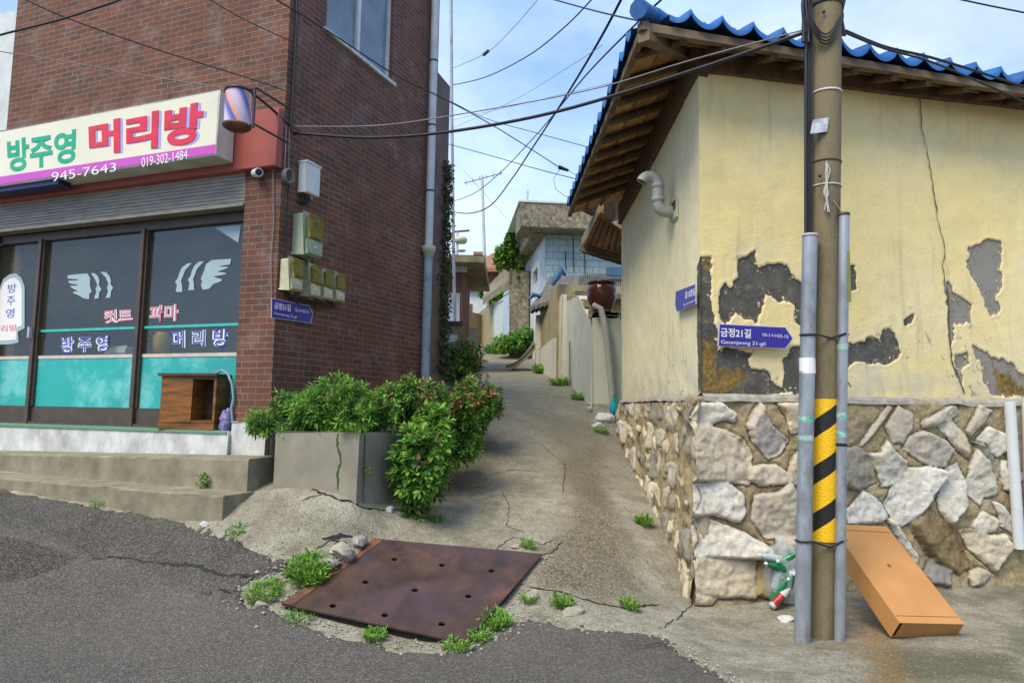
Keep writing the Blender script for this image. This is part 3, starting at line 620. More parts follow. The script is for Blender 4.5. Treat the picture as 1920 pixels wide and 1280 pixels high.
# ------------------------------------------------------------ shop sign
nS = .35
su0 = FA.hit(409, 230, nS)[0]; szt = FA.hit(415, 170, nS)[1]; szb = FA.hit(403, 291, nS)[1]
SG = thing('shop_sign', FA.pt(2.2, szb, nS), 'long cream and magenta lightbox sign of the hair salon above the shutter', 'sign')
SG['_loc'] = tuple(FA.pt(2.2, szb, nS))
mb = MB(); mb.box(FA, su0, UL + .4, szb, szt, .11, nS); mb.build('case', M['signside'], SG, bevel=.008)
mb = MB(); mb.box(FA, su0 + .015, UL + .38, szb + .02, szt - .015, nS, nS + .004); mb.build('panel', M['signcream'], SG)
zbn = FA.hit(405, 271, nS)[1]
mb = MB(); mb.box(FA, su0 + .015, UL + .38, szb + .018, zbn, nS + .004, nS + .007); mb.build('band', M['magenta'], SG)
text('방주영', [(13, 263), (143, 242), (141, 304), (16, 324)], FA, nS + .004, M['green_l'], SG, bold=.03)
q = [(166, 233), (383, 190), (378, 268), (168, 292)]
text('머리방', q, FA, nS + .004, M['lilac_l'], SG, 'letter_shadow', .03, .003, shift=(6, 1)); text('머리방', q, FA, nS + .008, M['red_l'], SG, bold=.04)
text('945-7643', [(97, 324), (218, 305), (218, 321), (98, 341)], FA, nS + .007, M['white_l'], SG, bold=-.005)
text('019-302-1484', [(266, 296), (352, 281), (352, 298), (266, 314)], FA, nS + .007, M['white_l'], SG, bold=.0)
mb = MB(); mb.box(FA, 2.95, UL + .3, szb - .06, szb - .012, .16, .32); tag(mb.build('rolled_awning', M['navy']), 'rolled navy blue awning under the left part of the salon sign', 'awning')

# barber pole lamp
bc = P(446, 205, 0.0001 + FA.pt(*FA.hit(446, 205, .62), .62).y)
BP = thing('barber_pole', (bc.x, bc.y, bc.z - .25), 'short striped drum-shaped barber pole lamp beside the cream sign', 'barber pole'); BP['_loc'] = (bc.x, bc.y, bc.z - .25)
def barb(N, L, b, out):
    tc = N.new('ShaderNodeTexCoord'); sp = N.new('ShaderNodeSeparateXYZ'); L.new(tc.outputs['Object'], sp.inputs[0])
    an_ = N.new('ShaderNodeMath'); an_.operation = 'ARCTAN2'; L.new(sp.outputs['Y'], an_.inputs[0]); L.new(sp.outputs['X'], an_.inputs[1])
    v = math_(N, L, 'FRACT', math_(N, L, 'ADD', math_(N, L, 'MULTIPLY', an_.outputs[0], .55), math_(N, L, 'MULTIPLY', sp.outputs['Z'], 2.4)), 0)
    r = N.new('ShaderNodeValToRGB'); L.new(v, r.inputs['Fac']); e = r.color_ramp.elements; e[0].color = (.62, .55, .66, 1); e[1].color = (.62, .55, .66, 1); e[1].position = 1
    for p, c in ((.2, (.7, .45, .55)), (.35, (.10, .22, .55)), (.5, (.12, .10, .35)), (.6, (.75, .35, .18)), (.75, (.7, .40, .45))):
        x = e.new(p); x.color = (*c, 1)
    L.new(r.outputs['Color'], b.inputs['Base Color'])
RB = .124; hb = .165
MB().lathe(bc, [(RB, -hb), (RB, hb)], 32).build('drum', mat('barber_stripes', (.6, .5, .6), rough=.2, extra=barb), BP)
MB().lathe(bc, [(0, -hb - .04), (RB * .8, -hb - .045), (RB + .012, -hb - .02), (RB + .014, -hb), (RB, -hb + .001)], 32).build('bottom_cap', M['rust_edge'], BP)
MB().lathe(bc, [(RB, hb), (RB + .012, hb + .003), (RB + .01, hb + .03), (.05, hb + .055), (0, hb + .057)], 32).build('top_cap', M['metal_d'], BP)
br = MB()
for dz in (hb + .02, -hb - .02): br.tube([bc + Vector((0, 0, dz)), bc + FA.u * -.22 + Vector((0, 0, dz)), bc + FA.u * -.22 - FA.n * .5 + Vector((0, 0, dz))], .012, 6)
br.tube([bc + FA.u * -.2 + Vector((0, 0, -hb - .05)), bc + FA.u * -.2 + Vector((0, 0, hb + .03))], .014, 6)
br.build('bracket', M['metal_d'], BP)

# cameras, boxes and meters on the corner
ch = FA.hit(482, 325, .08); cc = FA.pt(ch[0], ch[1], .09)
CC = thing('security_camera', FA.pt(ch[0], ch[1], 0), 'white bullet security camera under the red fascia on the brick pillar', 'camera'); CC['_loc'] = tuple(FA.pt(ch[0], ch[1], 0))
ax = (Vector((.55, -.75, -.18))).normalized()
MB().lathe(cc - ax * .07, [(0, 0), (.04, .003), (.045, .03), (.048, .15), (.044, .17), (.036, .16), (0, .158)], 16, axis=ax).build('body', M['white_p'], CC)
MB().lathe(cc + ax * .092, [(.034, 0), (.03, .002), (0, .002)], 16, axis=ax).build('lens', M['black'], CC)
MB().tube([FA.pt(ch[0] + .02, ch[1] + .01, 0), cc - ax * .05], .016, 8).build('mount', M['white_p'], CC)
hh = SI.hit(541, 330, .06); CO = MB()
for j in range(5):
    c = SI.pt(hh[0], hh[1], .03 + .012 * j); r = .07 + .006 * math.sin(j * 2)
    CO.tube([c + SI.u * r * math.cos(a * math.pi / 8) * .9 + Vector((0, 0, r * math.sin(a * math.pi / 8))) for a in range(17)], .008, 5)
for dx in (-.03, .03): CO.tube([SI.pt(hh[0] + dx, hh[1] + .06, .03), SI.pt(hh[0] + dx * .8, hh[1] + .55, .02)], .006, 5)
tag(CO.build('cable_coil', M['wire_g']), 'coil of pale grey cable hanging beside the white junction box', 'cable coil')
def sbox(name, px0, py0, px1, py1, d, m, label, cat, group=None, bevel=.012):
    a = SI.hit(px0, py1, d); b2 = SI.hit(px1, py1, d); t = SI.hit(px0, py0, d)
    e = thing(name, SI.pt((a[0] + b2[0]) / 2, a[1], 0), label, cat, group); e['_loc'] = tuple(SI.pt((a[0] + b2[0]) / 2, a[1], 0))
    MB().box(SI, a[0], b2[0], a[1], t[1], .003, d).build('body', m, e, bevel=bevel); return e, a[0], b2[0], a[1], t[1]
e, a, b2, c, d = sbox('junction_box', 572, 300, 600, 358, .11, M['white_p'], 'white junction box on the alley side of the brick corner', 'junction box')
MB().box(SI, a - .004, b2 + .004, d - .01, d + .012, .0, .12).build('lid', M['white_p'], e, bevel=.004)
gl = MB()
for k in range(3): gl.tube([SI.pt(a + .04 + .05 * k, c, .05), SI.pt(a + .04 + .05 * k, c - .08, .05), SI.pt(a + .02 + .03 * k, c - .12, .01)], .014, 6)
gl.build('cable_gland', M['black'], e)
def meter(px0, py0, px1, py1, d, m, label, group):
    e, a, b2, c, t = sbox('electricity_meter', px0, py0, px1, py1, d * .8, m, label, 'electricity meter', group, .018)
    w = b2 - a; h = t - c
    MB().box(SI, a + w * .12, b2 - w * .12, c + h * .42, t - h * .06, d * .78, d * 1.05).build('window', M['meter_glass'], e, bevel=.015)
    MB().box(SI, a + w * .08, b2 - w * .08, c + h * .02, c + h * .36, d * .78, d * .98).build('terminal_cover', m, e, bevel=.012)
    MB().lathe(SI.pt((a + b2) / 2, c + h * .2, d * .97), [(.016, 0), (.016, .01), (0, .012)], 10, axis=SI.n).build('seal_screw', M['white_p'], e)
    return e
meter(567, 396, 603, 474, .2, M['meter_g'], 'large grey-green electricity meter mounted above the row of cream meters', 'electricity meters on the brick corner')
meter(540, 482, 566, 541, .16, M['meter_y'], 'leftmost cream electricity meter, slightly apart from the other three', 'electricity meters on the brick corner')
meter(577, 494, 600, 553, .14, M['meter_y'], 'cream electricity meter second from the left in the row', 'electricity meters on the brick corner')
meter(602, 504, 623, 558, .14, M['meter_y'], 'cream electricity meter third from the left in the row', 'electricity meters on the brick corner')
meter(625, 511, 645, 562, .14, M['meter_y'], 'rightmost cream electricity meter of the row', 'electricity meters on the brick corner')
f = on(SI, .03); lp = MB()
for k in range(4):
    lp.tube([f(x, y + k * 4) for x, y in ((535, 540), (548, 553), (570, 562), (595, 566), (620, 566), (632, 560))], .005, 5)
tag(lp.build('meter_cable', M['wire']), 'loop of loose thin cables hanging under the row of cream meters', 'cable')

def street_sign(name, fr, n, pts, label, texts, grp='blue street name plates'):
    f = on(fr, n); ctr = Vector((0, 0, 0))
    P3 = [f(*p) for p in pts]
    for p in P3: ctr += p
    ctr /= len(P3); low = Vector((ctr.x, ctr.y, min(p.z for p in P3)))
    e = thing(name, low, label, 'street sign', grp); e['_loc'] = tuple(low)
    MB().prism([ctr + (p - ctr) * 1.0 for p in P3], fr.n * .006).build('border', M['sign_edge'], e)
    h = max(p.z for p in P3) - min(p.z for p in P3)
    inn = []
    for p in P3: v = p - ctr; inn.append(ctr + v * (1 - .012 / max(.04, v.length)) - Vector((0, 0, math.copysign(.003, v.z))) + fr.n * .006)
    MB().prism(inn, fr.n * .003).build('plate', M['blue_sign'], e)
    for body, q, b in texts: text(body, q, fr, n + .009, M['white_l'], e, bold=b, thick=.001)
    return e
street_sign('street_sign', SI, .02, [(508, 559), (580, 573), (586, 588), (582, 606), (508, 596)], 'blue street name plate with clipped corner below the meters on the brick corner',
            [('금정21길', [(514, 566), (545, 571), (545, 584), (514, 579)], .02), ('10-1↔03-15', [(553, 577), (579, 582), (579, 588), (553, 584)], .0), ('Geumjeong 21-gil', [(514, 584), (556, 592), (556, 598), (514, 590)], .0)])

# conduits on the building
def pipe(name, pts, r, m, label, cat='pipe', group=None, k=10):
    return tag(MB().tube(pts, r, k).build(name, m), label, cat, group)
f = on(SI, .03); pipe('conduit', [f(558, -60), f(556, 60), f(548, 200), f(545, 245)], .016, M['black'], 'thick black cable conduit running down beside the brick corner')
f = on(FA, .02); pipe('thin_cable', [f(514, 215), f(512, 320), f(513, 420), f(508, 480), f(509, 560)], .006, M['wire_g'], 'thin pale cable running down the edge of the brick pillar', 'cable', k=5)
f = on(SI, .03); pipe('wall_conduit', [f(541, 345), f(538, 400), f(534, 480), f(533, 545)], .008, M['wire'], 'thin dark conduit between the cable coil and the meters', 'pipe', k=6)
# drainpipe
D0 = SI.hit(806, 300, .07)[0]; f = lambda z: SI.pt(D0, z, .09)
zc1 = SI.hit(797, 468, .09)[1]; zb1 = gz(*f(0)[:2]) + .02
DP = thing('drainpipe', f(zb1), 'grey painted drainpipe with a collar at the far edge of the brick wall', 'drainpipe'); DP['_loc'] = tuple(f(zb1))
MB().tube([f(ZT), f(zc1 + .06)], .058, 14).build('upper_pipe', M['steel'], DP)
MB().tube([f(zc1 - .05), f(zb1)], .062, 14).build('lower_pipe', M['pipe_blue'], DP)
MB().lathe(f(zc1), [(.062, -.09), (.07, -.08), (.085, -.02), (.10, 0), (.10, .07), (.06, .08)], 16).build('collar', M['pvc'], DP)
for z in (zc1 + .9, zc1 + 1.9, zc1 + 2.9): MB().lathe(f(z), [(.064, -.012), (.066, 0), (.064, .012)], 14).build('clamp', M['metal_d'], DP)

# ------------------------------------------------------------ steps, planter, cabinet
sn1 = .62; sn2 = .98
FT = FA
zs1 = FA.hit(440, 862, sn1)[1]; u1 = FA.hit(465, 890, sn1)[0]; zs2 = FA.hit(400, 928, sn2)[1]; u2 = FA.hit(417, 950, sn2)[0]
STP = thing('concrete_steps', FA.pt(2.0, zs2 - .3, .6), 'two low worn concrete steps in front of the salon', 'steps'); STP['_loc'] = tuple(FA.pt(2.0, zs2 - .3, .6))
def slabmesh(u0, uu, z0, z1, n0, n1, seed, sag=.0):
    m = MB(); K = 60; vs = []; prof = [(n0, z1), (n1 - .02, z1), (n1 - .006, z1 - .005), (n1, z1 - .02), (n1, z1 - .12), (n1, z0)]
    for i in range(K + 1):
        u = u0 + (uu - u0) * i / K; x = np.array([u * 3.0])
        for j, (n, z) in enumerate(prof):
            y = np.array([seed + j * .6]); w = float(fbm(x * 2, y, 4, seed)[0]) * .022
            vs.append(FA.pt(u, z + w * .5 + sag * u, n + (w if 0 < j else 0)))
    fs = [(i * 6 + j, (i + 1) * 6 + j, (i + 1) * 6 + j + 1, i * 6 + j + 1) for i in range(K) for j in range(5)]
    m.add(vs, fs, smooth=False)
    for i in (0, K): m.add([vs[i * 6 + j] for j in range(6)] + [FA.pt(u0 + (uu - u0) * i / K, z0, n0)], [list(range(7))])
    return m
slabmesh(u1, 7.5, zs1 - .9, zs1 + .01, .10, sn1, 3, -.022).build('upper_step', M['step'], STP)
slabmesh(u2, 7.5, zs2 - .8, zs2, sn1 - .03, sn2, 5, .008).build('lower_step', M['step'], STP)
# planter
pf = FA.hit(670, 812, 0)
pc = P(672, 812, 6.3); zpt = pc.z
PF = Frame(pc.x, pc.y, -1, .30, -.3, -1); PSd = Frame(pc.x, pc.y, .42, 1, 1, -.4)
pul = PF.hit(516, 812)[0]; psl = PSd.hit(728, 880)[0] + .25
PL = thing('concrete_planter', PF.pt(pul / 2, zpt - .8), 'cracked concrete planter wall holding the green bushes', 'planter'); PL['_loc'] = tuple(PF.pt(pul / 2, zpt - .8))
zl = zpt - 1.0
mb = MB(); mb.box(PF, .0, pul, zl, zpt, -.12, 0)
mb.build('front_wall', M['planter'], PL, bevel=.012)
mb = MB(); mb.box(PSd, .125, psl, zl, zpt - .003, -.12, 0); mb.build('side_wall', M['planter'], PL, bevel=.012)
mb = MB(); mb.prism([PF.pt(.05, zpt - .06, -.08), PF.pt(pul, zpt - .06, -.08), FA.pt(-.02, zpt - .06, .02), SI.pt(s_end * .8, zpt - .02, .0), PSd.pt(psl, zpt - .02, -.05)], (0, 0, -.7)); mb.build('soil', mat('soil', (.06, .045, .03), (.03, .022, .015), 10, .95, .6, 40), PL)
f = on(PF, .003); ck = MB(); pp = [(634, 812), (632, 835), (640, 862), (632, 890), (634, 925)]
W = []
for a, b2 in zip(pp[:-1], pp[1:]):
    for i in range(5): t = i / 5; W.append((a[0] + (b2[0] - a[0]) * t + random.uniform(-1.5, 1.5), a[1] + (b2[1] - a[1]) * t))
vs = []
for i, (x, y) in enumerate(W): w = random.uniform(.8, 2.4); vs += [f(x - w, y), f(x + w, y)]
ck.add(vs, [(2 * i, 2 * i + 1, 2 * i + 3, 2 * i + 2) for i in range(len(W) - 1)]); ck.build('crack', [M['leaf3']], PL)

# cabinet
cz = zf + .006
fA = Frame(*(P(383, 806, 7.05)[:2]), -1, .12, -.2, -1); 
ch_ = FA.hit(330, 806, .0)
uA = FA.hit(300, 800, .02)[0]; uB = FA.hit(415, 800, .02)[0]
cab = Frame(*FA.pt((uA + uB) / 2, 0, .0)[:2], -1, .20, 0, -1)
zct = cab.hit(350, 700, .12)[1]
ca0 = cab.hit(404, 750, .12)[0]; ca1 = cab.hit(299, 750, .12)[0]
CB = thing('wooden_cabinet', cab.pt((ca0 + ca1) / 2, cz, 0), 'small weathered wooden cabinet with an open end on the salon step', 'cabinet'); CB['_loc'] = tuple(cab.pt((ca0 + ca1) / 2, cz, 0))
cm = ca0 + (ca1 - ca0) * .42
m1 = MB(); m1.box(cab, cm, ca1 - .01, cz + .07, zct - .03, -.13, .12); m1.build('side_panel', M['wood'], CB, bevel=.004)
m1 = MB(); m1.box(cab, ca0 - .015, ca1 + .02, zct - .028, zct, -.14, .15); m1.build('top', mat('dark_top', (.10, .06, .03), (.05, .03, .02), 5, .7), CB, bevel=.004)
m1 = MB(); m1.box(cab, ca0, ca1, cz, cz + .068, -.13, .128); m1.build('base', M['wood'], CB, bevel=.004)
m1 = MB(); m1.box(cab, ca0, ca0 + .03, cz + .07, zct - .03, -.13, .12); m1.box(cab, ca0 + .03, cm - .002, cz + .07, cz + .10, -.12, .12); m1.box(cab, ca0 + .03, cm - .002, zct - .06, zct - .031, -.12, .12); m1.build('frame', M['wood'], CB, bevel=.003)
m1 = MB(); m1.box(cab, ca0 + .03, cm - .002, cz + .10, zct - .06, -.13, -.11); m1.build('back_panel', M['wood_in'], CB)
f = on(FA, .03); tag(MB().tube([f(x, y) for x, y in ((404, 700), (415, 694), (427, 700), (435, 720), (438, 745), (434, 765), (436, 790))], .014, 7).build('hose', M['pipe_blue']), 'dark blue-grey hose hanging over the wooden cabinet by the pillar', 'hose')
h0 = FA.pt(FA.hit(424, 790, .04)[0], zf, .04); cl = MB()
for j in range(3): cl.lathe(h0 + Vector((random.uniform(-.03, .03), .02 * j, .004)), [(.045 - .01 * j, 0), (.055, .03), (.04, .08 + .02 * j), (.05, .13), (.02, .19 + .02 * j), (0, .2 + .02 * j)], 9)
tag(cl.build('umbrella_bundle', M['purple']), 'crumpled purple cloth bundle wedged between cabinet and pillar', 'cloth')

# things seen through the glass
def salon_chair(u, n):
    c = FA.pt(u, zf - .01, n); e = thing('salon_chair', c, 'dark salon chair dimly visible inside, %s' % ('behind the left window' if u > 2 else 'behind the right window'), 'chair', 'salon chairs inside the shop'); e['_loc'] = tuple(c)
    MB().lathe(c, [(0, 0), (.24, .005), (.22, .03), (.04, .06), (.035, .45), (0, .46)], 16).build('base', M['metal_d'], e)
    MB().box(FA, u - .26, u + .26, zf + .44, zf + .56, n - .25, n + .25).build('seat', M['maroon'], e, bevel=.03)
    MB().box(FA, u - .25, u + .25, zf + .58, zf + 1.12, n - .27, n - .17).build('backrest', M['maroon'], e, bevel=.03)
M['maroon'] = mat('maroon_vinyl', (.22, .05, .035), (.16, .035, .03), 3, .4)
salon_chair(2.55, -1.5); salon_chair(1.2, -1.7)
mb = MB(); mb.box(FA, 1.0, 1.9, zf + .9, zf + 2.0, -2.88, -2.84); tag(mb.build('wall_mirror', M['palegrey'], bevel=.01), 'pale mirror on the rear wall inside the salon', 'mirror')
def inside(px0, px1, py0, py1, m, name, label, cat, n=-.36, taper=.9):
    a = FA.hit(px0, py1, n); b2 = FA.hit(px1, py0, n); c = FA.pt((a[0] + b2[0]) / 2, a[1], n); r = abs(a[0] - b2[0]) / 2; h = b2[1] - a[1]
    return tag(MB().lathe(c, [(0, 0), (r * taper, 0), (r, h * .8), (r * .7, h * .93), (r * .6, h), (0, h)], 16).build(name, m), label, cat)
tb = FA.hit(300, 664, -.36)[1]
mb = MB(); mb.box(FA, u_pl + .05, mull[1] - .05, tb - .05, tb - .004, -.75, -.25); 
for u in (u_pl + .1, mull[1] - .1): mb.box(FA, u, u + .05, zf, tb - .05, -.7, -.65)
tag(mb.build('window_counter', M['room']), 'dark counter shelf standing behind the salon windows', 'counter')
inside(290, 316, 622, 662, M['yellow'], 'yellow_tub', 'yellow plastic tub on the counter behind the salon glass', 'tub')
a = FA.hit(206, 660, -.36); tag(MB().box(FA, a[0], FA.hit(246, 660, -.36)[0], tb, tb + .09, -.5, -.28).build('towel_stack', M['white_p'], bevel=.02), 'folded white towels on the counter behind the salon glass', 'towels')

# ------------------------------------------------------------ yellow house
R0 = P(1316, 742, 6.3)
RF = Frame(R0.x, R0.y, .97, .243, .2, -1); RL = Frame(R0.x, R0.y, -.004, 1, -1, 0)
zst = RF.hit(1316, 742)[1]; zwt = 5.02; uL = RL.hit(1166, 600)[0]; uR = 7.0
print('corner', R0, 'zst', zst, 'uL', uL, 'wall top', RF.hit(1320, 140), RF.hit(1919, 200), RL.hit(1170, 430))
YH = thing('yellow_house', (R0.x, R0.y, zst), 'cream yellow plastered house with blue tiled roof on a rubble stone base', 'house'); YH['_loc'] = (R0.x, R0.y, zst)
Z6 = lambda pts: [RF.hit(*p) for p in zoom(1240, 430, 2.8235, pts)]
peels = [Z6(p) for p in [
    [(400, 160), (498, 95), (515, 205), (560, 180), (640, 180), (690, 220), (745, 290), (850, 330), (850, 560), (748, 500), (725, 480), (720, 400), (690, 365), (640, 375), (560, 350), (540, 420), (510, 500), (480, 480), (440, 490), (400, 440), (360, 490), (340, 500), (300, 420), (295, 385), (310, 300), (350, 270), (370, 320), (400, 250)],
    [(180, 130), (265, 150), (275, 500), (300, 600), (300, 640), (520, 640), (470, 690), (480, 730), (560, 760), (590, 830), (640, 830), (660, 760), (650, 680), (690, 640), (780, 610), (850, 620), (850, 860), (180, 900)],
    [(990, 600), (1080, 600), (1100, 575), (1165, 590), (1175, 540), (1200, 525), (1240, 560), (1245, 610), (1270, 650), (1230, 690), (1190, 710), (1080, 700), (990, 720), (870, 780), (870, 600)],
    [(1620, 90), (1740, 55), (1785, 65), (1800, 200), (1820, 240), (1800, 320), (1770, 370), (1800, 420), (1740, 450), (1690, 340), (1650, 250), (1615, 150)],
    [(1505, 280), (1530, 290), (1545, 330), (1640, 400), (1650, 500), (1560, 510), (1545, 620), (1520, 620)],
    [(1650, 630), (1820, 690), (1900, 760), (2100, 820), (2100, 930), (1760, 870), (1700, 780), (1680, 700)],
    [(995, 180), (1030, 190), (1035, 320), (1000, 330)], [(1545, 650), (1600, 660), (1640, 715), (1590, 740), (1600, 850), (1560, 760)],
    [(1280, 480), (1335, 450), (1335, 465), (1290, 495)]]]
ochre = [Z6(p) for p in [[(190, 560), (290, 600), (300, 740), (430, 745), (470, 770), (350, 870), (190, 860)], [(180, 120), (265, 90), (268, 180), (255, 210), (210, 180)], [(1760, 740), (1850, 760), (1920, 830), (2060, 880), (1800, 880)]]]
def wallgrid(fr, u0, u1_, z0, z1, st, hfun, name, m, parent, attrf):
    us = np.arange(u0, u1_ + st, st); zs = np.linspace(z0, z1, int((z1 - z0) / st) + 1); U, Zz = np.meshgrid(us, zs); H = hfun(U, Zz)
    o, uu, nn = np.array(fr.o), np.array(fr.u), np.array(fr.n)
    V = o + U[..., None] * uu + H[..., None] * nn; V[..., 2] += Zz; ny, nx = U.shape; V = V.reshape(-1, 3)
    i = np.arange(ny * nx).reshape(ny, nx); q = np.stack([i[:-1, :-1], i[:-1, 1:], i[1:, 1:], i[1:, :-1]], -1).reshape(-1, 4)
    me = bpy.data.meshes.new(name); me.vertices.add(len(V)); V = V - np.array(parent['_loc']); me.vertices.foreach_set('co', V.ravel().astype(np.float32))
    me.loops.add(q.size); me.loops.foreach_set('vertex_index', q.ravel().astype(np.int32)); me.polygons.add(len(q))
    me.polygons.foreach_set('loop_start', np.arange(0, q.size, 4, dtype=np.int32)); me.polygons.foreach_set('loop_total', np.full(len(q), 4, dtype=np.int32))
    me.polygons.foreach_set('use_smooth', np.ones(len(q), bool)); me.update(calc_edges=True)
    for an_, (ty, d) in attrf(U, Zz).items():
        at = me.attributes.new(an_, ty, 'POINT'); at.data.foreach_set('color' if ty == 'FLOAT_COLOR' else 'value', d.reshape(-1).astype(np.float32))
    me.materials.append(m); ob = bpy.data.objects.new(name, me); COL.objects.link(ob); ob.parent = parent; ob['_loc'] = parent['_loc']; return ob
def ragged(U, Zz): return fbm(U * 6, Zz * 6, 6, 91) * .13 + fbm(U * 28, Zz * 28, 4, 92) * .05
def sdu(U, Zz, polys):
    r = np.full(U.shape, -1e3)
    for p in polys: r = np.maximum(r, sdpoly(U, Zz, p))
    return r
def plaster(name='yellow_plaster', ca=(.88, .69, .28), cb=(.85, .70, .37), cd=(.58, .50, .26)):
    m = bpy.data.materials.new(name); m.use_nodes = True; N = m.node_tree.nodes; L = m.node_tree.links; b = N['Principled BSDF']
    tc = N.new('ShaderNodeTexCoord'); o = tc.outputs['Object']
    c = node_mix(N, L, rng(N, L, noise(N, L, o, .9, 5, .6), .35, .65), ca, cb)
    c = node_mix(N, L, rng(N, L, noise(N, L, o, 6, 8, .7), .45, .8, 0, .5), c, cd)
    # base of the wall is greyer, splashed
    sp = N.new('ShaderNodeSeparateXYZ'); L.new(o, sp.inputs[0])
    low = math_(N, L, 'MULTIPLY', rng(N, L, sp.outputs['Z'], .75, 0, 0, 1), rng(N, L, noise(N, L, o, 3.5, 8, .7), .35, .62, 0, .8)); c = node_mix(N, L, low, c, (.52, .50, .40))
    mp = N.new('ShaderNodeMapping'); mp.inputs['Scale'].default_value = (3, 3, .6); L.new(o, mp.inputs['Vector'])
    c = node_mix(N, L, rng(N, L, noise(N, L, mp.outputs['Vector'], 1, 6, .6), .5, .8, 0, .2), c, cd)
    m5 = N.new('ShaderNodeMapping'); m5.inputs['Scale'].default_value = (9, 9, .9); L.new(o, m5.inputs['Vector'])
    drip = math_(N, L, 'MULTIPLY', rng(N, L, noise(N, L, m5.outputs['Vector'], 1, 8, .75), .54, .72), rng(N, L, noise(N, L, o, .8, 4), .42, .6, 0, .7)); c = node_mix(N, L, drip, c, (.42, .36, .22))
    c = node_mix(N, L, rng(N, L, noise(N, L, o, 30, 8, .8), .60, .72, 0, .45), c, (.40, .34, .2))
    jn = math_(N, L, 'MULTIPLY', math_(N, L, 'SUBTRACT', noise(N, L, o, 60, 6, .8), .5), .012)
    jo = math_(N, L, 'MULTIPLY', math_(N, L, 'SUBTRACT', noise(N, L, o, 9, 10, .85), .5), .42)
    pe = math_(N, L, 'ADD', attr(N, 'peel'), jn); fl_ = math_(N, L, 'MULTIPLY', rng(N, L, noise(N, L, o, 16, 9, .8), .55, .57), rng(N, L, pe, .09, .02)); pm = math_(N, L, 'MULTIPLY', rng(N, L, pe, -.001, .003), math_(N, L, 'SUBTRACT', 1, fl_))
    sc_ = N.new('ShaderNodeVectorMath'); sc_.operation = 'ADD'; sc_.inputs[1].default_value = (3.7, 1.1, 2.2); L.new(o, sc_.inputs[0])
    spk = math_(N, L, 'MULTIPLY', rng(N, L, noise(N, L, sc_.outputs[0], 10, 10, .8), .60, .61), rng(N, L, sp.outputs['Z'], 1.0, .2, 0, 1)); pm = math_(N, L, 'MAXIMUM', pm, math_(N, L, 'MULTIPLY', spk, rng(N, L, noise(N, L, o, 1.1, 3), .5, .56)))
    gr = node_mix(N, L, rng(N, L, noise(N, L, o, 8, 8, .7), .35, .65), (.085, .08, .068), (.155, .145, .12))
    gr = node_mix(N, L, rng(N, L, noise(N, L, o, 55, 5, .8), .42, .62, 0, .65), gr, (.05, .046, .037))
    gr = node_mix(N, L, rng(N, L, noise(N, L, o, 5, 9, .8), .52, .66, 0, .6), gr, (.26, .24, .20))
    gr = node_mix(N, L, rng(N, L, attr(N, 'pale'), 0, 1, 0, .75), gr, (.33, .30, .25))
    oc = rng(N, L, math_(N, L, 'ADD', attr(N, 'ochre'), jo), -.004, .01)
    och = node_mix(N, L, rng(N, L, noise(N, L, o, 20, 6, .7), .4, .6), (.30, .19, .05), (.12, .08, .03))
    gr = node_mix(N, L, oc, gr, och)
    edge = math_(N, L, 'MULTIPLY', rng(N, L, pe, -.018, -.001), math_(N, L, 'SUBTRACT', 1, pm)) ; c = node_mix(N, L, math_(N, L, 'MULTIPLY', edge, .25), c, (.70, .66, .50))
    c = node_mix(N, L, pm, c, gr); L.new(c, b.inputs['Base Color']); b.inputs['Roughness'].default_value = .85; b.inputs['Specular IOR Level'].default_value = .25
    h = math_(N, L, 'ADD', math_(N, L, 'MULTIPLY', pm, -1.6), math_(N, L, 'ADD', math_(N, L, 'MULTIPLY', noise(N, L, o, 60, 5), .35), math_(N, L, 'MULTIPLY', noise(N, L, o, 4, 6), .8)))
    bp = N.new('ShaderNodeBump'); bp.inputs['Strength'].default_value = 1; bp.inputs['Distance'].default_value = .014; L.new(h, bp.inputs['Height']); L.new(bp.outputs['Normal'], b.inputs['Normal']); return m
M['plaster'] = plaster()
pale_u = RF.hit(1790, 600)[0]
wallgrid(RF, 0, uR, zst - .02, zwt, .014, lambda U, Z: fbm(U * 1.2, Z * 1.2, 4, 21) * .035 * np.clip(U / .3, 0, 1) - .014 * np.clip((sdu(U, Z, peels) + ragged(U, Z)) / .012 + .5, 0, 1) + .0035 * np.exp(-((sdu(U, Z, peels) + ragged(U, Z) + .02) / .014) ** 2), 'wall', M['plaster'], YH,
         lambda U, Z: {'peel': ('FLOAT', sdu(U, Z, peels) + ragged(U, Z)), 'ochre': ('FLOAT', sdu(U, Z, ochre)), 'pale': ('FLOAT', (U > pale_u - .3).astype(float))})
lp_ = [[RL.hit(*p) for p in [(1316, 470), (1306, 500), (1309, 742), (1320, 742), (1320, 470)]]]
M['plaster2'] = plaster('pale_lit_plaster', (.92, .82, .50), (.88, .78, .47), (.62, .56, .34))  # paler copy for the alley side; brighter light is put into its colour
wallgrid(RL, -.0, uL, zst - .25, zwt - .15, .03, lambda U, Z: fbm(U * 1.2, Z * 1.2, 4, 33) * .04 * np.clip(U / .3, 0, 1), 'wall', M['plaster2'], YH,
         lambda U, Z: {'peel': ('FLOAT', sdu(U, Z, lp_) + ragged(U, Z) * .5), 'ochre': ('FLOAT', np.full(U.shape, -1.)), 'pale': ('FLOAT', U * 0)})
bkf = Frame(*RL.pt(uL, 0)[:2], RF.u.x, RF.u.y, 0, 1); MB().box(bkf, 0, uR, zst - .6, zwt, -.15, 0).build('rear_wall', M['creamwall'], YH)
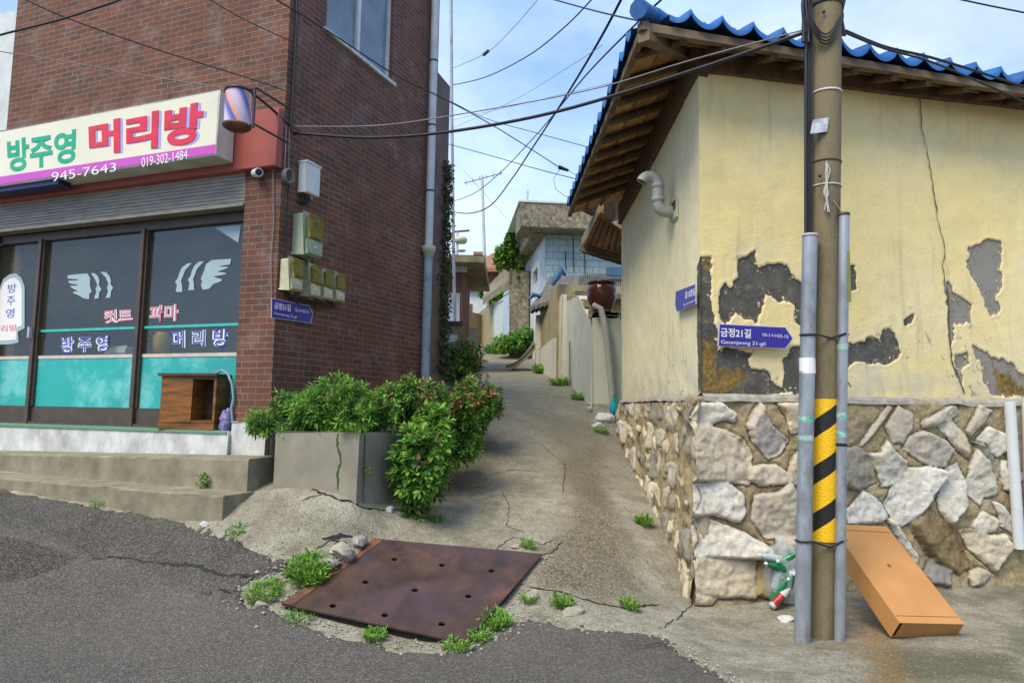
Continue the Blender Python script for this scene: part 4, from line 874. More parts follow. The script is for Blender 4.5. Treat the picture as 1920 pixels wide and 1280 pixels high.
# wall cracks
def wcrack(fr, pts, w, parent, m):
    f = on(fr, .012); vs = []; W = []
    for a, b2 in zip(pts[:-1], pts[1:]):
        n = max(2, int(math.hypot(a[0] - b2[0], a[1] - b2[1]) / 7))
        for i in range(n): t = i / n; W.append((a[0] + (b2[0] - a[0]) * t + random.uniform(-1.3, 1.3), a[1] + (b2[1] - a[1]) * t))
    for i, (x, y) in enumerate(W):
        k = w * random.uniform(.4, 1.2); vs += [f(x - k, y), f(x + k, y)]
    MB().add(vs, [(2 * i, 2 * i + 1, 2 * i + 3, 2 * i + 2) for i in range(len(W) - 1)]).build('crack', m, parent)
wcrack(RF, [(1725, 178), (1730, 250), (1738, 275), (1750, 350), (1760, 420), (1770, 450), (1772, 470), (1768, 500), (1774, 560)], .9, YH, M['wood_d'])
wcrack(RF, [(1776, 540), (1780, 620), (1785, 680), (1800, 715), (1812, 745)], 1.5, YH, M['wood_d'])
wcrack(RF, [(1590, 470), (1640, 466), (1700, 476)], .3, YH, M['tanwall'])

# rubble base
SB = thing('stone_base_wall', (R0.x, R0.y, 0), 'rubble stone retaining wall of white rocks in tan mortar under the yellow house', 'stone wall'); SB['_loc'] = (R0.x, R0.y, 0)
za = lambda pts: [RF.hit(*p, .06) for p in zoom(1140, 740, 3.2, pts)]
zb_ = lambda pts: [RF.hit(*p, .06) for p in zoom(1560, 740, 3.37, pts)]
stones = [(za(p), c) for p, c in [
    ([(510, 140), (560, 60), (690, 50), (770, 110), (760, 160), (690, 150), (620, 180)], 0), ([(480, 230), (530, 180), (700, 220), (800, 270), (840, 350), (830, 520), (700, 500), (465, 500)], 1),
    ([(850, 190), (925, 60), (985, 190), (1080, 270), (1030, 350), (960, 375), (880, 280)], 2), ([(1030, 60), (1200, 50), (1200, 200), (1100, 230), (1080, 120)], 1),
    ([(845, 500), (880, 430), (1000, 420), (1090, 480), (1100, 520), (920, 545)], 1), ([(440, 600), (470, 520), (560, 540), (700, 530), (790, 600), (795, 690), (760, 750), (620, 710), (450, 715)], 0),
    ([(890, 610), (1010, 590), (1080, 540), (1130, 620), (1120, 830), (940, 840), (870, 730)], 2), ([(470, 820), (540, 735), (660, 770), (800, 830), (920, 900), (890, 970), (520, 955), (470, 920)], 0),
    ([(470, 1080), (540, 970), (700, 985), (845, 1000), (845, 1195), (640, 1195), (470, 1165)], 1), ([(860, 1100), (915, 980), (985, 1080), (940, 1200), (870, 1180)], 3),
    ([(1095, 440), (1140, 350), (1250, 360), (1300, 520), (1110, 530)], 1), ([(1180, 560), (1320, 560), (1330, 800), (1180, 800)], 2), ([(1010, 880), (1180, 850), (1260, 1000), (1230, 1180), (1040, 1170)], 2), ([(470, 1175), (640, 1200), (600, 1250), (480, 1250)], 1)]]
stones += [(zb_(p), c) for p, c in [
    ([(195, 305), (355, 75), (385, 95), (300, 215), (215, 310)], 2), ([(360, 200), (430, 80), (515, 130), (500, 220), (440, 300), (390, 290)], 2), ([(590, 160), (750, 75), (800, 90), (780, 140), (640, 200), (590, 200)], 2),
    ([(680, 200), (755, 165), (810, 220), (860, 310), (855, 385), (800, 340)], 0), ([(860, 220), (940, 70), (1020, 110), (890, 260)], 2), ([(930, 290), (1000, 205), (1090, 250), (1090, 350), (1040, 390), (980, 310)], 0),
    ([(465, 345), (500, 270), (590, 235), (700, 290), (750, 340), (700, 445), (590, 430)], 2), ([(255, 380), (310, 370), (345, 300), (380, 360), (450, 420), (450, 470), (370, 560), (320, 565), (290, 470)], 0),
    ([(100, 350), (170, 340), (250, 400), (265, 540), (180, 590), (60, 560), (60, 400)], 4), ([(340, 680), (400, 570), (470, 480), (600, 470), (700, 500), (640, 590), (540, 740), (440, 805), (390, 770)], 0),
    ([(665, 660), (720, 480), (790, 450), (830, 560), (825, 690), (730, 795), (680, 720)], 0), ([(850, 560), (910, 365), (970, 430), (1020, 580), (1010, 630), (950, 640), (930, 690), (860, 620)], 0),
    ([(1060, 470), (1080, 420), (1140, 440), (1200, 500), (1140, 600), (1080, 590)], 0), ([(105, 720), (210, 615), (290, 680), (320, 760), (290, 800), (110, 805)], 0),
    ([(500, 820), (590, 740), (720, 820), (800, 950), (830, 1060), (760, 1100), (640, 1040), (540, 900)], 5), ([(870, 820), (930, 735), (1010, 780), (1000, 850), (920, 870)], 0),
    ([(800, 860), (870, 850), (960, 880), (1060, 880), (1085, 960), (1000, 1100), (940, 1040), (860, 970)], 1), ([(340, 790), (390, 800), (470, 920), (520, 1000), (510, 1060), (430, 940)], 0),
    ([(560, 1110), (620, 1040), (720, 1100), (700, 1190), (600, 1170)], 4), ([(850, 1110), (900, 1080), (970, 1120), (930, 1180), (850, 1190)], 1), ([(1010, 680), (1060, 700), (1130, 800), (1130, 880), (1050, 820)], 0),
    ([(100, 900), (250, 880), (330, 1000), (200, 1100), (80, 1050)], 2), ([(300, 1080), (430, 1050), (500, 1150), (380, 1220)], 1), ([(890, 300), (960, 320), (1050, 430), (1030, 540), (960, 400)], 4)]]
ue = RF.hit(1919, 900)[0]
for i in range(26):
    cu_, cz_ = ue + .15 + random.random() * 3.2, .1 + random.random() * 1.7; k = 7; r = random.uniform(.1, .2)
    stones.append(([(cu_ + r * random.uniform(.6, 1.2) * math.cos(a * 2 * math.pi / k), cz_ + r * random.uniform(.6, 1.2) * math.sin(a * 2 * math.pi / k)) for a in range(k)], random.choice([0, 1, 2, 4])))
TINT = [(.80, .75, .62), (.72, .62, .43), (.58, .52, .43), (.46, .32, .13), (.30, .285, .25), (.20, .125, .055)]
def stone_field(U, Z):
    Uj = U + fbm(U * 7, Z * 7, 4, 41) * .022 + fbm(U * 30, Z * 30, 3, 43) * .018; Zj = Z + fbm(U * 7, Z * 7, 4, 42) * .022 + fbm(U * 30, Z * 30, 3, 44) * .018
    sd = np.full(U.shape, -1.0); H = np.zeros(U.shape); C = np.zeros(U.shape + (4,)); C[..., 3] = 1; rg = np.random.default_rng(5)
    for p, c in stones:
        us = [q[0] for q in p]; zs = [q[1] for q in p]; cu_, cz_ = sum(us) / len(us), sum(zs) / len(zs)
        p = [(cu_ + (a - cu_) * 1.15, cz_ + (b2 - cz_) * 1.15) for a, b2 in p]
        rr, cc_ = np.where((U > min(us) - .12) & (U < max(us) + .12) & (Z > min(zs) - .12) & (Z < max(zs) + .12))
        tx, tz_, k1, k2 = rg.uniform(-.22, .22), rg.uniform(-.22, .22), rg.uniform(.9, 1.12), rg.uniform(-.02, .02)
        if not len(rr): continue
        s = sdpoly(Uj[rr, cc_], Zj[rr, cc_], p); better = s > sd[rr, cc_]
        h = .026 * (1 - np.exp(-np.clip(s, 0, 1) / .011)) + (tx * (U[rr, cc_] - cu_) + tz_ * (Z[rr, cc_] - cz_)) * np.clip(s / .03, 0, 1) + np.abs(fbm(U[rr, cc_] * 6 + cu_ * 9, Z[rr, cc_] * 6, 5, 60)) * .055 * np.clip(s / .03, 0, 1)
        r2, c2 = rr[better], cc_[better]; sd[r2, c2] = s[better]; H[r2, c2] = h[better]
        C[r2, c2, :3] = np.array(TINT[c]) * k1 + np.array([k2, k2 * .5, -k2])
    return sd, H, C
_c = {}
def sf(U, Z):
    if U.shape not in _c: _c[U.shape] = stone_field(U, Z)
    return _c[U.shape]
def hf(U, Z):
    sd, H, C = sf(U, Z); base = .03 + (zst - Z) * .045 + fbm(U * 3, Z * 3, 4, 50) * .07 + fbm(U * 16, Z * 16, 3, 51) * .03
    base = base - .025 * np.exp(-np.abs(sd) / .012) * (sd < 0) 
    return (base + H) * np.clip((zst + .06 - Z) / .09, .35, 1)
def stone_mat():
    m = bpy.data.materials.new('rubble_masonry'); m.use_nodes = True; N = m.node_tree.nodes; L = m.node_tree.links; b = N['Principled BSDF']
    tc = N.new('ShaderNodeTexCoord'); o = tc.outputs['Object']
    mo = node_mix(N, L, rng(N, L, noise(N, L, o, 5, 8, .7), .35, .65), (.37, .28, .13), (.52, .43, .255))
    mo = node_mix(N, L, rng(N, L, noise(N, L, o, 14, 8, .75), .52, .7, 0, .7), mo, (.14, .11, .06))
    mo = node_mix(N, L, rng(N, L, noise(N, L, o, 2.2, 4, .6), .55, .7, 0, .5), mo, (.36, .33, .26))
    ca = N.new('ShaderNodeAttribute'); ca.attribute_name = 'tint'
    st = node_mix(N, L, rng(N, L, noise(N, L, o, 9, 8, .7), .40, .75, 0, .45), ca.outputs['Color'], (.36, .31, .22))
    st = node_mix(N, L, rng(N, L, noise(N, L, o, 18, 9, .85), .53, .66, 0, .6), st, (.32, .27, .18))
    st = node_mix(N, L, rng(N, L, noise(N, L, o, 4, 3, .6), .56, .66, 0, .4), st, (.55, .40, .18))
    st = node_mix(N, L, rng(N, L, noise(N, L, o, 60, 6, .8), .45, .65, 0, .4), st, (.30, .26, .19))
    st = node_mix(N, L, rng(N, L, noise(N, L, o, 3, 9, .8), .50, .70, 0, .4), st, (.42, .35, .22))
    mo = node_mix(N, L, rng(N, L, noise(N, L, o, 50, 6, .8), .45, .62, 0, .6), mo, (.16, .12, .07))
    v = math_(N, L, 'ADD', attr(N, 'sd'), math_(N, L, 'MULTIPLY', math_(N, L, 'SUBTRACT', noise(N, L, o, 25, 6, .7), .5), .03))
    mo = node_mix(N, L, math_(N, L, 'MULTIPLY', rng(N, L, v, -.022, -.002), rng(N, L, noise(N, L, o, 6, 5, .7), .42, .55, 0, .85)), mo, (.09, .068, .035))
    c = node_mix(N, L, rng(N, L, v, -.002, .006), mo, st)
    L.new(c, b.inputs['Base Color']); b.inputs['Roughness'].default_value = .9; b.inputs['Specular IOR Level'].default_value = .25
    bp = N.new('ShaderNodeBump'); bp.inputs['Strength'].default_value = .8; bp.inputs['Distance'].default_value = .018
    h = math_(N, L, 'ADD', noise(N, L, o, 28, 10, .85), math_(N, L, 'MULTIPLY', noise(N, L, o, 90, 4), .5)); L.new(h, bp.inputs['Height']); L.new(bp.outputs['Normal'], b.inputs['Normal']); return m
M['rubblewall'] = stone_mat()
wallgrid(RF, -.15, uR, -.5, zst, .0125, hf, 'front_face', M['rubblewall'], SB, lambda U, Z: {'sd': ('FLOAT', sf(U, Z)[0]), 'tint': ('FLOAT_COLOR', sf(U, Z)[2])})
# alley face: scattered long stones
pts_ = np.array([(a + RNG.uniform(-.10, .10), b2 + RNG.uniform(-.08, .08)) for a in np.arange(-.1, uL + .6, .30) for b2 in np.arange(-.4, zst + .3, .30)])
def vfield(U, Z):
    Uj = U + fbm(U * 5, Z * 5, 5, 71) * .16; Zj = Z + fbm(U * 5, Z * 5, 5, 72) * .16; d1 = np.full(U.shape, 9.); d2 = d1.copy(); ix = np.zeros(U.shape, int)
    for k, (a, b2) in enumerate(pts_):
        d = np.hypot(Uj - a, (Zj - b2)); n = d < d1; d2 = np.where(n, d1, np.minimum(d2, d)); ix = np.where(n, k, ix); d1 = np.where(n, d, d1)
    rg = np.random.default_rng(9); sz = rg.uniform(.012, .08, len(pts_)); cs = np.array([TINT[c] for c in rg.choice([0, 1, 1, 2, 2, 1, 4], len(pts_))]) * .95
    sd = (d2 - d1) / 2 - sz[ix]; C = np.ones(U.shape + (4,)); C[..., :3] = cs[ix]; tx = rg.uniform(-.3, .3, len(pts_))
    H = .03 * (1 - np.exp(-np.clip(sd, 0, 1) / .012)) + tx[ix] * (U - pts_[ix, 0]) * np.clip(sd / .03, 0, 1); return sd, H, C
_v = {}
def vf(U, Z):
    if 0 not in _v: _v[0] = vfield(U, Z)
    return _v[0]
wallgrid(RL, -.14, uL, -.4, zst - .05, .016, lambda U, Z: .04 + (zst - Z) * .05 + vf(U, Z)[1] + fbm(U * 4, Z * 4, 4, 77) * .12, 'alley_face', M['rubblewall'], SB, lambda U, Z: {'sd': ('FLOAT', vf(U, Z)[0]), 'tint': ('FLOAT_COLOR', vf(U, Z)[2])})
# sloped mortar ledges on top
mb = MB(); K = 80
for fr, uu, seed in ((RF, uR, 3), (RL, uL, 8)):
    vs = []
    for i in range(K + 1):
        u = uu * i / K; x = np.array([u * 4]); j = float(fbm(x, x * 0 + seed, 4, seed)[0]) * .05
        vs += [fr.pt(u, zst + .03 + j * .5, .004), fr.pt(u, zst + .0 + j * .5, .035 + j * .3), fr.pt(u, zst - .035 + j, .05 + j * .5)]
    mb.add(vs, [(3 * i + a, 3 * i + 3 + a, 3 * i + 4 + a, 3 * i + 1 + a) for i in range(K) for a in (0, 1)])
mb.build('coping', M['rubble'], SB)
M['corner_m'] = mat('corner_mortar', (.42, .36, .24), (.28, .22, .12), 5, .9, .6, 30)
MB().tube([RF.pt(-.03, -.4, -.0), RF.pt(-.02, zst * .5, -.0), RF.pt(-.0, zst - .05, -.03)], [.10, .08, .05], 12).build('corner_mortar', M['corner_m'], SB)


EC = Vector((1.07, 5.70, 0)); ze = 5.05
EFd = Vector((RF.u.x, RF.u.y, 0)); ELd = (Vector((.86, 10.4, 0)) - EC).normalized()
EF = Frame(EC.x, EC.y, EFd.x, EFd.y, .2, -1); EL = Frame(EC.x, EC.y, ELd.x, ELd.y, -1, 0)
print('eave z', EF.hit(1300, 70), EF.hit(1700, 135), EF.hit(1919, 165), EL.hit(1150, 150), EL.hit(1075, 350))
PER = .31; SLOPE = .36
def sag(fr, u): return (-.045 * u if fr is EL else -.008 * u) + .05 * math.exp(-max(u, 0) / .5)
def tiles(fr, length, depth, flip, hipfun):
    m = MB(); nu = int(length / PER) * 12; crs = int(depth / .30)
    for c in range(crs):
        v0, v1 = c * .30 - .03, (c + 1) * .30
        vs = []; ok = []
        for i in range(nu + 1):
            u = PER / 12 * i; ph = (u / PER + .5 * 0) * math.pi; a = .11 * (1 - abs(math.cos(ph)) ** .7); sg_ = sag(fr, u)
            for j, (v, dz) in enumerate(((v0, .0), (v0, .052), ((v0 + v1) / 2, .03), (v1, .0))):
                zz = ze + a + SLOPE * v + dz + sg_; vs.append(fr.pt(u, zz, -v))
            ok.append(hipfun(u, v1))
        fs = [(4 * i + j, 4 * i + 4 + j, 4 * i + 5 + j, 4 * i + 1 + j) for i in range(nu) for j in range(3) if ok[i] and ok[i + 1]]
        m.add(vs, fs, smooth=True)
    return m
LF, LL = 7.6, EL.hit(1066, 380)[0] + .2
tiles(EF, LF, 3.2, 1, lambda u, v: v < u * 1.05 + .05).build('roof_tiles', M['tile'], YH)
tiles(EL, LL, 3.2, 1, lambda u, v: v < u * 1.0 + .05).build('roof_tiles', M['tile'], YH)
hp = MB(); hd_ = (-EF.n - EL.n).normalized()
for i in range(11):
    c = EC + hd_ * (.30 * i - .02) + Vector((0, 0, ze + .05 + SLOPE * .68 * .30 * i)); d = (hd_ + Vector((0, 0, SLOPE * .68))).normalized()
    hp.tube([c - d * .03 + Vector((0, 0, .04)), c + d * .30 + Vector((0, 0, .04))], [.085, .07], 10)
hp.build('hip_tiles', M['tile'], YH)
# closing roof body (underside deck) and rafters
dk = MB()
for fr, ln, wallfr in ((EF, LF, RF), (EL, LL, RL)):
    dd = 3.2
    dk.prism([fr.pt(.02, ze - .05, -.02), fr.pt(ln, ze - .05 + sag(fr, ln), -.02), fr.pt(ln, ze - .05 + SLOPE * dd + sag(fr, ln), -dd), fr.pt(dd * .98, ze - .05 + SLOPE * dd + sag(fr, dd), -dd)], (0, 0, .025))
dk.build('soffit', M['wood_b'], YH)
rf = MB(); fa = MB()
for fr, ln, st in ((EF, LF, .44), (EL, LL, .44)):
    n = int(ln / st)
    for i in range(1, n):
        u = i * st + random.uniform(-.03, .03); ln_ = min(1.3, u * .95 + .1); a = fr.pt(u, ze - .10 + sag(fr, u), -.05); b2 = fr.pt(u + random.uniform(-.02, .02), ze - .10 + SLOPE * ln_ + sag(fr, u), -ln_)
        rf.tube([a, b2], [.042, .05], 7)
    fa.prism([fr.pt(.0, ze - .075, -.012), fr.pt(ln, ze - .075 + sag(fr, ln), -.012), fr.pt(ln, ze - .01 + sag(fr, ln), -.012), fr.pt(.0, ze - .0, -.012)], -fr.n * .06)
    # battens along the eave between soffit boards
    for v in (.30, .55): fa.tube([fr.pt(.25 + v, ze - .07 + SLOPE * v, -v), fr.pt(ln, ze - .07 + SLOPE * v + sag(fr, ln), -v)], .018, 5)
rf.build('rafters', M['wood_d'], YH); fa.build('fascia_board', M['wood_f'], YH)
hr = MB(); a = EC + Vector((.03, .03, ze - .11)); hd2 = (hd_ + Vector((0, 0, SLOPE * .68))); hr.obox(a + hd2 * .5, hd2 * .5, hd_.cross(Vector((0, 0, 1))) * .055, (0, 0, .06)); hr.build('hip_rafter', M['wood_f'], YH)
# dark wall plate blocking the gap above the walls, doubling as eave shadow
wp = MB(); wp.prism([RF.pt(-.06, 4.89, .06), RF.pt(uR, 5.10, .06), RF.pt(uR, zwt + .16, .06), RF.pt(-.06, zwt + .2, .06)], -RF.n * .15); wp.prism([RL.pt(-.0, 4.86, .06), RL.pt(uL, 4.62, .06), RL.pt(uL, zwt - .1, .06), RL.pt(0, zwt + .2, .06)], -RL.n * .15); wp.build('wall_plate_shade', M['wood_d'], YH)

# vent pipe
vh = RL.hit(1262, 398, .02); vo_ = thing('vent_pipe', RL.pt(vh[0], vh[1] - .08, 0), 'grey PVC elbow vent pipe sticking out of the pale alley wall under the eave', 'vent pipe'); vo_['_loc'] = tuple(RL.pt(vh[0], vh[1] - .08, 0))
vr = .062
def arcp(c, r, a0, a1, ex, ez, n=8): return [c + ex * r * math.cos(a0 + (a1 - a0) * i / n) + ez * r * math.sin(a0 + (a1 - a0) * i / n) for i in range(n + 1)]
b0 = RL.pt(vh[0], vh[1], 0); ex = RL.n; ez = Vector((0, 0, 1))
up = .20
MB().tube([b0 - ex * .05, b0 + ex * .07] + arcp(b0 + ex * .08 + ez * .10, .10, -math.pi / 2, 0, ex, ez), vr, 14, caps=False).build('lower_elbow', M['pvc'], vo_)
top = b0 + ex * .18 + ez * (.10)
MB().tube([top, top + ez * up], vr, 14, caps=False).build('riser', M['pvc'], vo_)
MB().tube(arcp(top + ez * up + ex * .09, .09, math.pi, math.pi * .1, ex, ez), vr, 14, caps=False).build('upper_elbow', M['pvc'], vo_)
for z in (.01, up - .04): MB().lathe(top + ez * z, [(vr, 0), (vr + .008, .003), (vr + .008, .05), (vr, .053)], 16).build('socket_ring', M['pvc'], vo_)
mb = MB(); mb.box(RL, vh[0] - .16, vh[0] + .1, vh[1] - .09, vh[1] + .13, .002, .028); mb.build('mounting_plate', M['creamwall'], vo_, bevel=.006)
mb = MB()
for k in range(3): mb.box(RL, vh[0] - .14 + .055 * k, vh[0] - .115 + .055 * k, vh[1] + .0, vh[1] + .10, .029, .034)
mb.build('plate_slot', M['dark'], vo_)
# house signs
street_sign('street_sign', RF, .05, [(1347, 607), (1473, 613), (1487, 634), (1473, 654), (1345, 649)], 'blue arrow-ended street name plate on the peeling front wall of the yellow house',
            [('금정21길', [(1351, 614), (1408, 617), (1408, 634), (1351, 631)], .02), ('10-1↔03-15', [(1430, 624), (1478, 628), (1478, 634), (1430, 630)], .0), ('Geumjeong 21-gil', [(1352, 637), (1435, 641), (1435, 650), (1352, 646)], .0)])
street_sign('street_sign', RL, .04, [(1305, 532), (1306, 570), (1270, 585), (1267, 573), (1268, 546)], 'blue street name plate seen edgewise on the alley wall near the house corner',
            [('금정21길', [(1304, 539), (1285, 547), (1285, 560), (1304, 553)], .02), ('Geumjeong 21-gil', [(1304, 560), (1282, 570), (1282, 574), (1304, 565)], .0)])

# ------------------------------------------------------------ utility pole and its pipes
pb = gp(1545, 1195); pY = pb.y
def pole_pts(a, b2, Y): return P(*a, Y), P(*b2, Y)
tpo = P(1549, 0, pY); pbx = P(1543, 1197, pY); dirp = (tpo - pbx).normalized(); up_ = pbx + dirp * ((9.5 - pbx.z) / dirp.z)
UP = thing('utility_pole', (pb.x, pb.y, pb.z), 'brown concrete utility pole with yellow and black warning wrap at the corner', 'utility pole'); UP['_loc'] = tuple(pb)
pr = .125
prad = lambda z: .112 - .0 * z
MB().tube([pbx - dirp * .3] + [pbx.lerp(up_, i / 12) for i in range(13)], [.088] + [.088 + .030 * min(1, i / 5) for i in range(13)], 20).build('shaft', M['conc_pole'], UP)
def zat(py): return P(1546, py, pY).z
def pp_(z): return pbx + dirp * ((z - pbx.z) / dirp.z)
def shaftr(z): t = (z - pbx.z) / (up_.z - pbx.z) * 12; return .088 + .030 * min(1, max(0, t) / 5)
wz0_, wz1_ = zat(1012), zat(748); wm = MB(); K = 24; NZ = 16; vs = []; uvs = []
for j in range(NZ + 1):
    z = wz0_ + (wz1_ - wz0_) * j / NZ; c = pp_(z); r = shaftr(z) + .006
    for i in range(K + 1): a = 2 * math.pi * i / K; vs.append(c + Vector((math.cos(a) * r, math.sin(a) * r, 0))); uvs.append((a * r, z))
wm.add(vs, [(j * (K + 1) + i, j * (K + 1) + i + 1, (j + 1) * (K + 1) + i + 1, (j + 1) * (K + 1) + i) for j in range(NZ) for i in range(K)], 0, uvs, True); wm.build('warning_wrap', M['tape'], UP)
def ring(z, r2, m, h=.012, name='band', parent=UP, c=None): return MB().lathe(c or pp_(z), [(r2 - .002, -h), (r2 + .006, -h), (r2 + .006, h), (r2 - .002, h)], 20).build(name, m, parent)
for py, m, h in ((178, M['string'], .008), (352, M['string'], .006), (307, M['rust_edge'], .006), (12, M['metal_d'], .02)): ring(zat(py), shaftr(zat(py)), m, h)
a = P(1537, 236, pY - .12); MB().obox(a, (.065, 0, .01), (0, .004, 0), (.012, 0, .058)).build('paper_notice', M['paper'], UP)
sg = MB()
for k in range(5):
    x = 1550 + random.uniform(-4, 4); sg.tube([P(x + random.uniform(-5, 5) * (i % 2), 305 + i * 18 + random.uniform(-4, 4), pY - .125 - .01 * (i % 2)) for i in range(6)], .0045, 5)
sg.tube([P(1562, 375, pY - .12), P(1572, 388, pY - .12), P(1580, 400, pY - .11)], .003, 4); sg.build('string', M['string'], UP)
# cable tangle at the top
tg = MB()
for k in range(7):
    x0 = random.uniform(1506, 1520); tg.tube([P(x0 + random.uniform(-4, 4), y, pY - .08 + random.uniform(-.04, .03)) for y in (-70, -30, 10, 50, 80)], random.uniform(.007, .014), 6)
for k in range(4): tg.tube([P(1515 + t * (1580 - 1515) , 20 + 45 * math.sin(t * math.pi) + k * 6, pY - .14) for t in np.linspace(0, 1, 9)], .007, 5)
for k in range(5): tg.tube([P(1578 + random.uniform(-3, 10), y, pY - .05) for y in (-60, -10, 30, 68)], .008, 5)
tg.build('cable_tangle', M['wire'], UP)
for dx in (0, 7, 12): MB().tube([P(1511 + dx, y, pY - .09) + Vector((0, .02 * (dx > 5), 0)) for y in (-50, 60, 160, 260, 340, 400, 445)], .014 if dx < 10 else .010, 8).build('down_cable', M['wire'], UP)
MB().lathe(P(1544, 23, pY - .118), [(.014, 0), (.012, .01), (0, .012)], 10, axis=(0, -1, 0)).build('bolt_hole', M['black'], UP)
MB().lathe(P(1537, 330, pY - .118), [(.012, 0), (.010, .01), (0, .012)], 10, axis=(0, -1, 0)).build('bolt_hole', M['black'], UP)
# thick galvanised pipe
def gpipe(a, b2, Y, r, label):
    A = P(*a, Y); Bq = P(*b2, Y); e = thing('galvanised_pipe', Bq, label, 'pipe', 'galvanised pipes strapped to the utility pole'); e['_loc'] = tuple(Bq)
    MB().tube([Bq - Vector((0, 0, .1)), Bq.lerp(A, .5), A], r, 18, caps=False).build('tube', M['galv'], e)
    MB().lathe(A, [(r - .006, -.08), (r - .006, 0), (r + .003, .002), (r + .003, -.02), (r, -.02)], 18, axis=(A - Bq).normalized()).build('rim', M['pvc'] if r > .05 else M['rust_edge'], e)
    return e, A, Bq
e1, A1, B1 = gpipe((1519, 440), (1503, 1196), pY - .12, .057, 'thick galvanised steel pipe left of the utility pole')
t = lambda py: B1.lerp(A1, (1196 - py) / (1196 - 440))
MB().lathe(t(695), [(.059, -.06), (.0595, 0), (.059, .06)], 18).build('white_sticker', M['white_l'], e1)
e2, A2, B2 = gpipe((1583, 400), (1573, 1202), pY - .10, .039, 'thin galvanised steel pipe right of the utility pole')
t2 = lambda py: B2.lerp(A2, (1202 - py) / (1202 - 400))
MB().obox(t2(525) + Vector((.022, -.034, 0)), (.016, 0, 0), (0, .004, 0), (0, 0, .20)).build('olive_label', mat('olive_label', (.22, .22, .07), rough=.6), e2)
gs = mat('green_paint_scraps', (.02, .35, .25), (.5, .55, .5), 30, .6)
for tt, r, ys in ((t2, .0395, (660, 790, 825)), (t, .0575, (795, 830))):
    for y in ys: MB().lathe(tt(y), [(r, -.025), (r + .001, 0), (r, .018)], 18).build('poster_scrap', gs, e2 if tt is t2 else e1)
MB().lathe(t2(845), [(.0395, -.012), (.0405, 0), (.0395, .012)], 18).build('tape_scrap', M['black'], e2)
for py in (636, 1020):
    st_ = MB()
    zc_ = zat(py); c1 = pp_(zc_); c2 = t(py); c3 = t2(py)
    pl = [c2 + Vector((-.062, .0, 0)), c2 + Vector((-.045, -.05, 0)), c2 + Vector((0, -.064, 0)), c2 + Vector((.05, -.05, 0)), c1 + Vector((0, -.105, 0)), c3 + Vector((0, -.045, 0)), c3 + Vector((.045, 0, 0)), c1 + Vector((.06, .11, 0)), c1 + Vector((-.06, .12, 0)), c2 + Vector((-.062, 0, 0))]
    st_.tube(pl, .009, 5); st_.build('strap', M['metal_d'], UP)

# ------------------------------------------------------------ cardboard box, plastic bag, white pipes
q0 = gp(1670, 1197); q1 = gp(1785, 1186)
bt = P(1593, 985, 5.75); bt2 = P(1660, 980, 6.2)
w_ = (q1 - q0); T_ = .16; nn = Vector((0, .6, -.8))
for _ in range(5):
    L_ = bt2 + nn * T_ - q1; Ld = L_.normalized(); wd_ = (w_ - Ld * w_.dot(Ld)).normalized(); nn = wd_.cross(Ld)
    if nn.y < 0: nn = -nn
W_ = w_.length * .95; Ln = L_.length
CBX = thing('cardboard_box', q0, 'long flat orange-brown cardboard box leaning against the thin galvanised pipe', 'box'); CBX['_loc'] = tuple(q0)
o_ = q0 + Vector((0, 0, .012)) - nn * T_
def sheet(a, b2, c, d, th=.005): return MB().prism([a, b2, c, d], (b2 - a).cross(c - b2).normalized() * th)
A = o_; Bc = o_ + wd_ * W_; C_ = Bc + Ld * Ln; D_ = A + Ld * Ln; bk_ = nn * T_
mb = MB(); mb.prism([A, Bc, C_, D_], nn * .006); mb.build('front_panel', M['card'], CBX, bevel=.002)
mb = MB(); mb.prism([A + bk_, Bc + bk_, C_ + bk_, D_ + bk_], -nn * .006); mb.build('back_panel', M['card'], CBX)
mb = MB()
mb.prism([Bc + nn * .006, C_ + nn * .006, C_ + bk_ - nn * .006, Bc + bk_ - nn * .006], -wd_ * .006); mb.prism([A + nn * .006 + Ld * .0, D_ + nn * .006, D_ + bk_ - nn * .006, A + bk_ - nn * .006], wd_ * .006)
mb.prism([D_ + nn * .006, C_ + nn * .006 - wd_ * .006, C_ + bk_ - wd_ * .006 - nn * .006, D_ + bk_ - nn * .006], -Ld * .006); mb.build('side_panel', M['card'], CBX)
mb = MB(); mb.prism([A + wd_ * .03 + nn * .007, Bc - wd_ * .007 + nn * .007, Bc - wd_ * .007 + nn * (T_ - .007), A + wd_ * .03 + nn * (T_ - .007)], Ld * .005); mb.build('end_flap', M['card'], CBX)
pc_ = A - nn * .0015; sp_ = lambda u, v, w2, h2, m, nm: MB().prism([pc_ + wd_ * (u - w2) + Ld * (v - h2), pc_ + wd_ * (u + w2) + Ld * (v - h2), pc_ + wd_ * (u + w2) + Ld * (v + h2), pc_ + wd_ * (u - w2) + Ld * (v + h2)], -nn * .001).build(nm, m, CBX)
sp_(W_ * .5, Ln * .55, .012, .016, M['wood_d'], 'torn_spot'); sp_(W_ * .5, Ln * .06, W_ * .48, .002, M['wood'], 'crease'); sp_(W_ * .5, Ln * .93, W_ * .48, .002, M['wood'], 'crease')
g0 = gp(1463, 1130); 
BG = MB(); rb = np.random.default_rng(3); K = 18; prof = [(0, 0), (.10, .01), (.15, .10), (.165, .25), (.15, .38), (.10, .46), (.03, .50), (.05, .54)]
g0 = gp(1468, 1132); g0.z += .025; vs = []
for r, h in prof:
    for j in range(K):
        a = 2 * math.pi * j / K; rr = r * (1 + rb.uniform(-.16, .16)); vs.append(g0 + Vector((rr * math.cos(a), rr * math.sin(a) * .8, h + rb.uniform(-.012, .012))))
BG.add(vs, [(i * K + j, i * K + (j + 1) % K, (i + 1) * K + (j + 1) % K, (i + 1) * K + j) for i in range(len(prof) - 1) for j in range(K)], smooth=False)
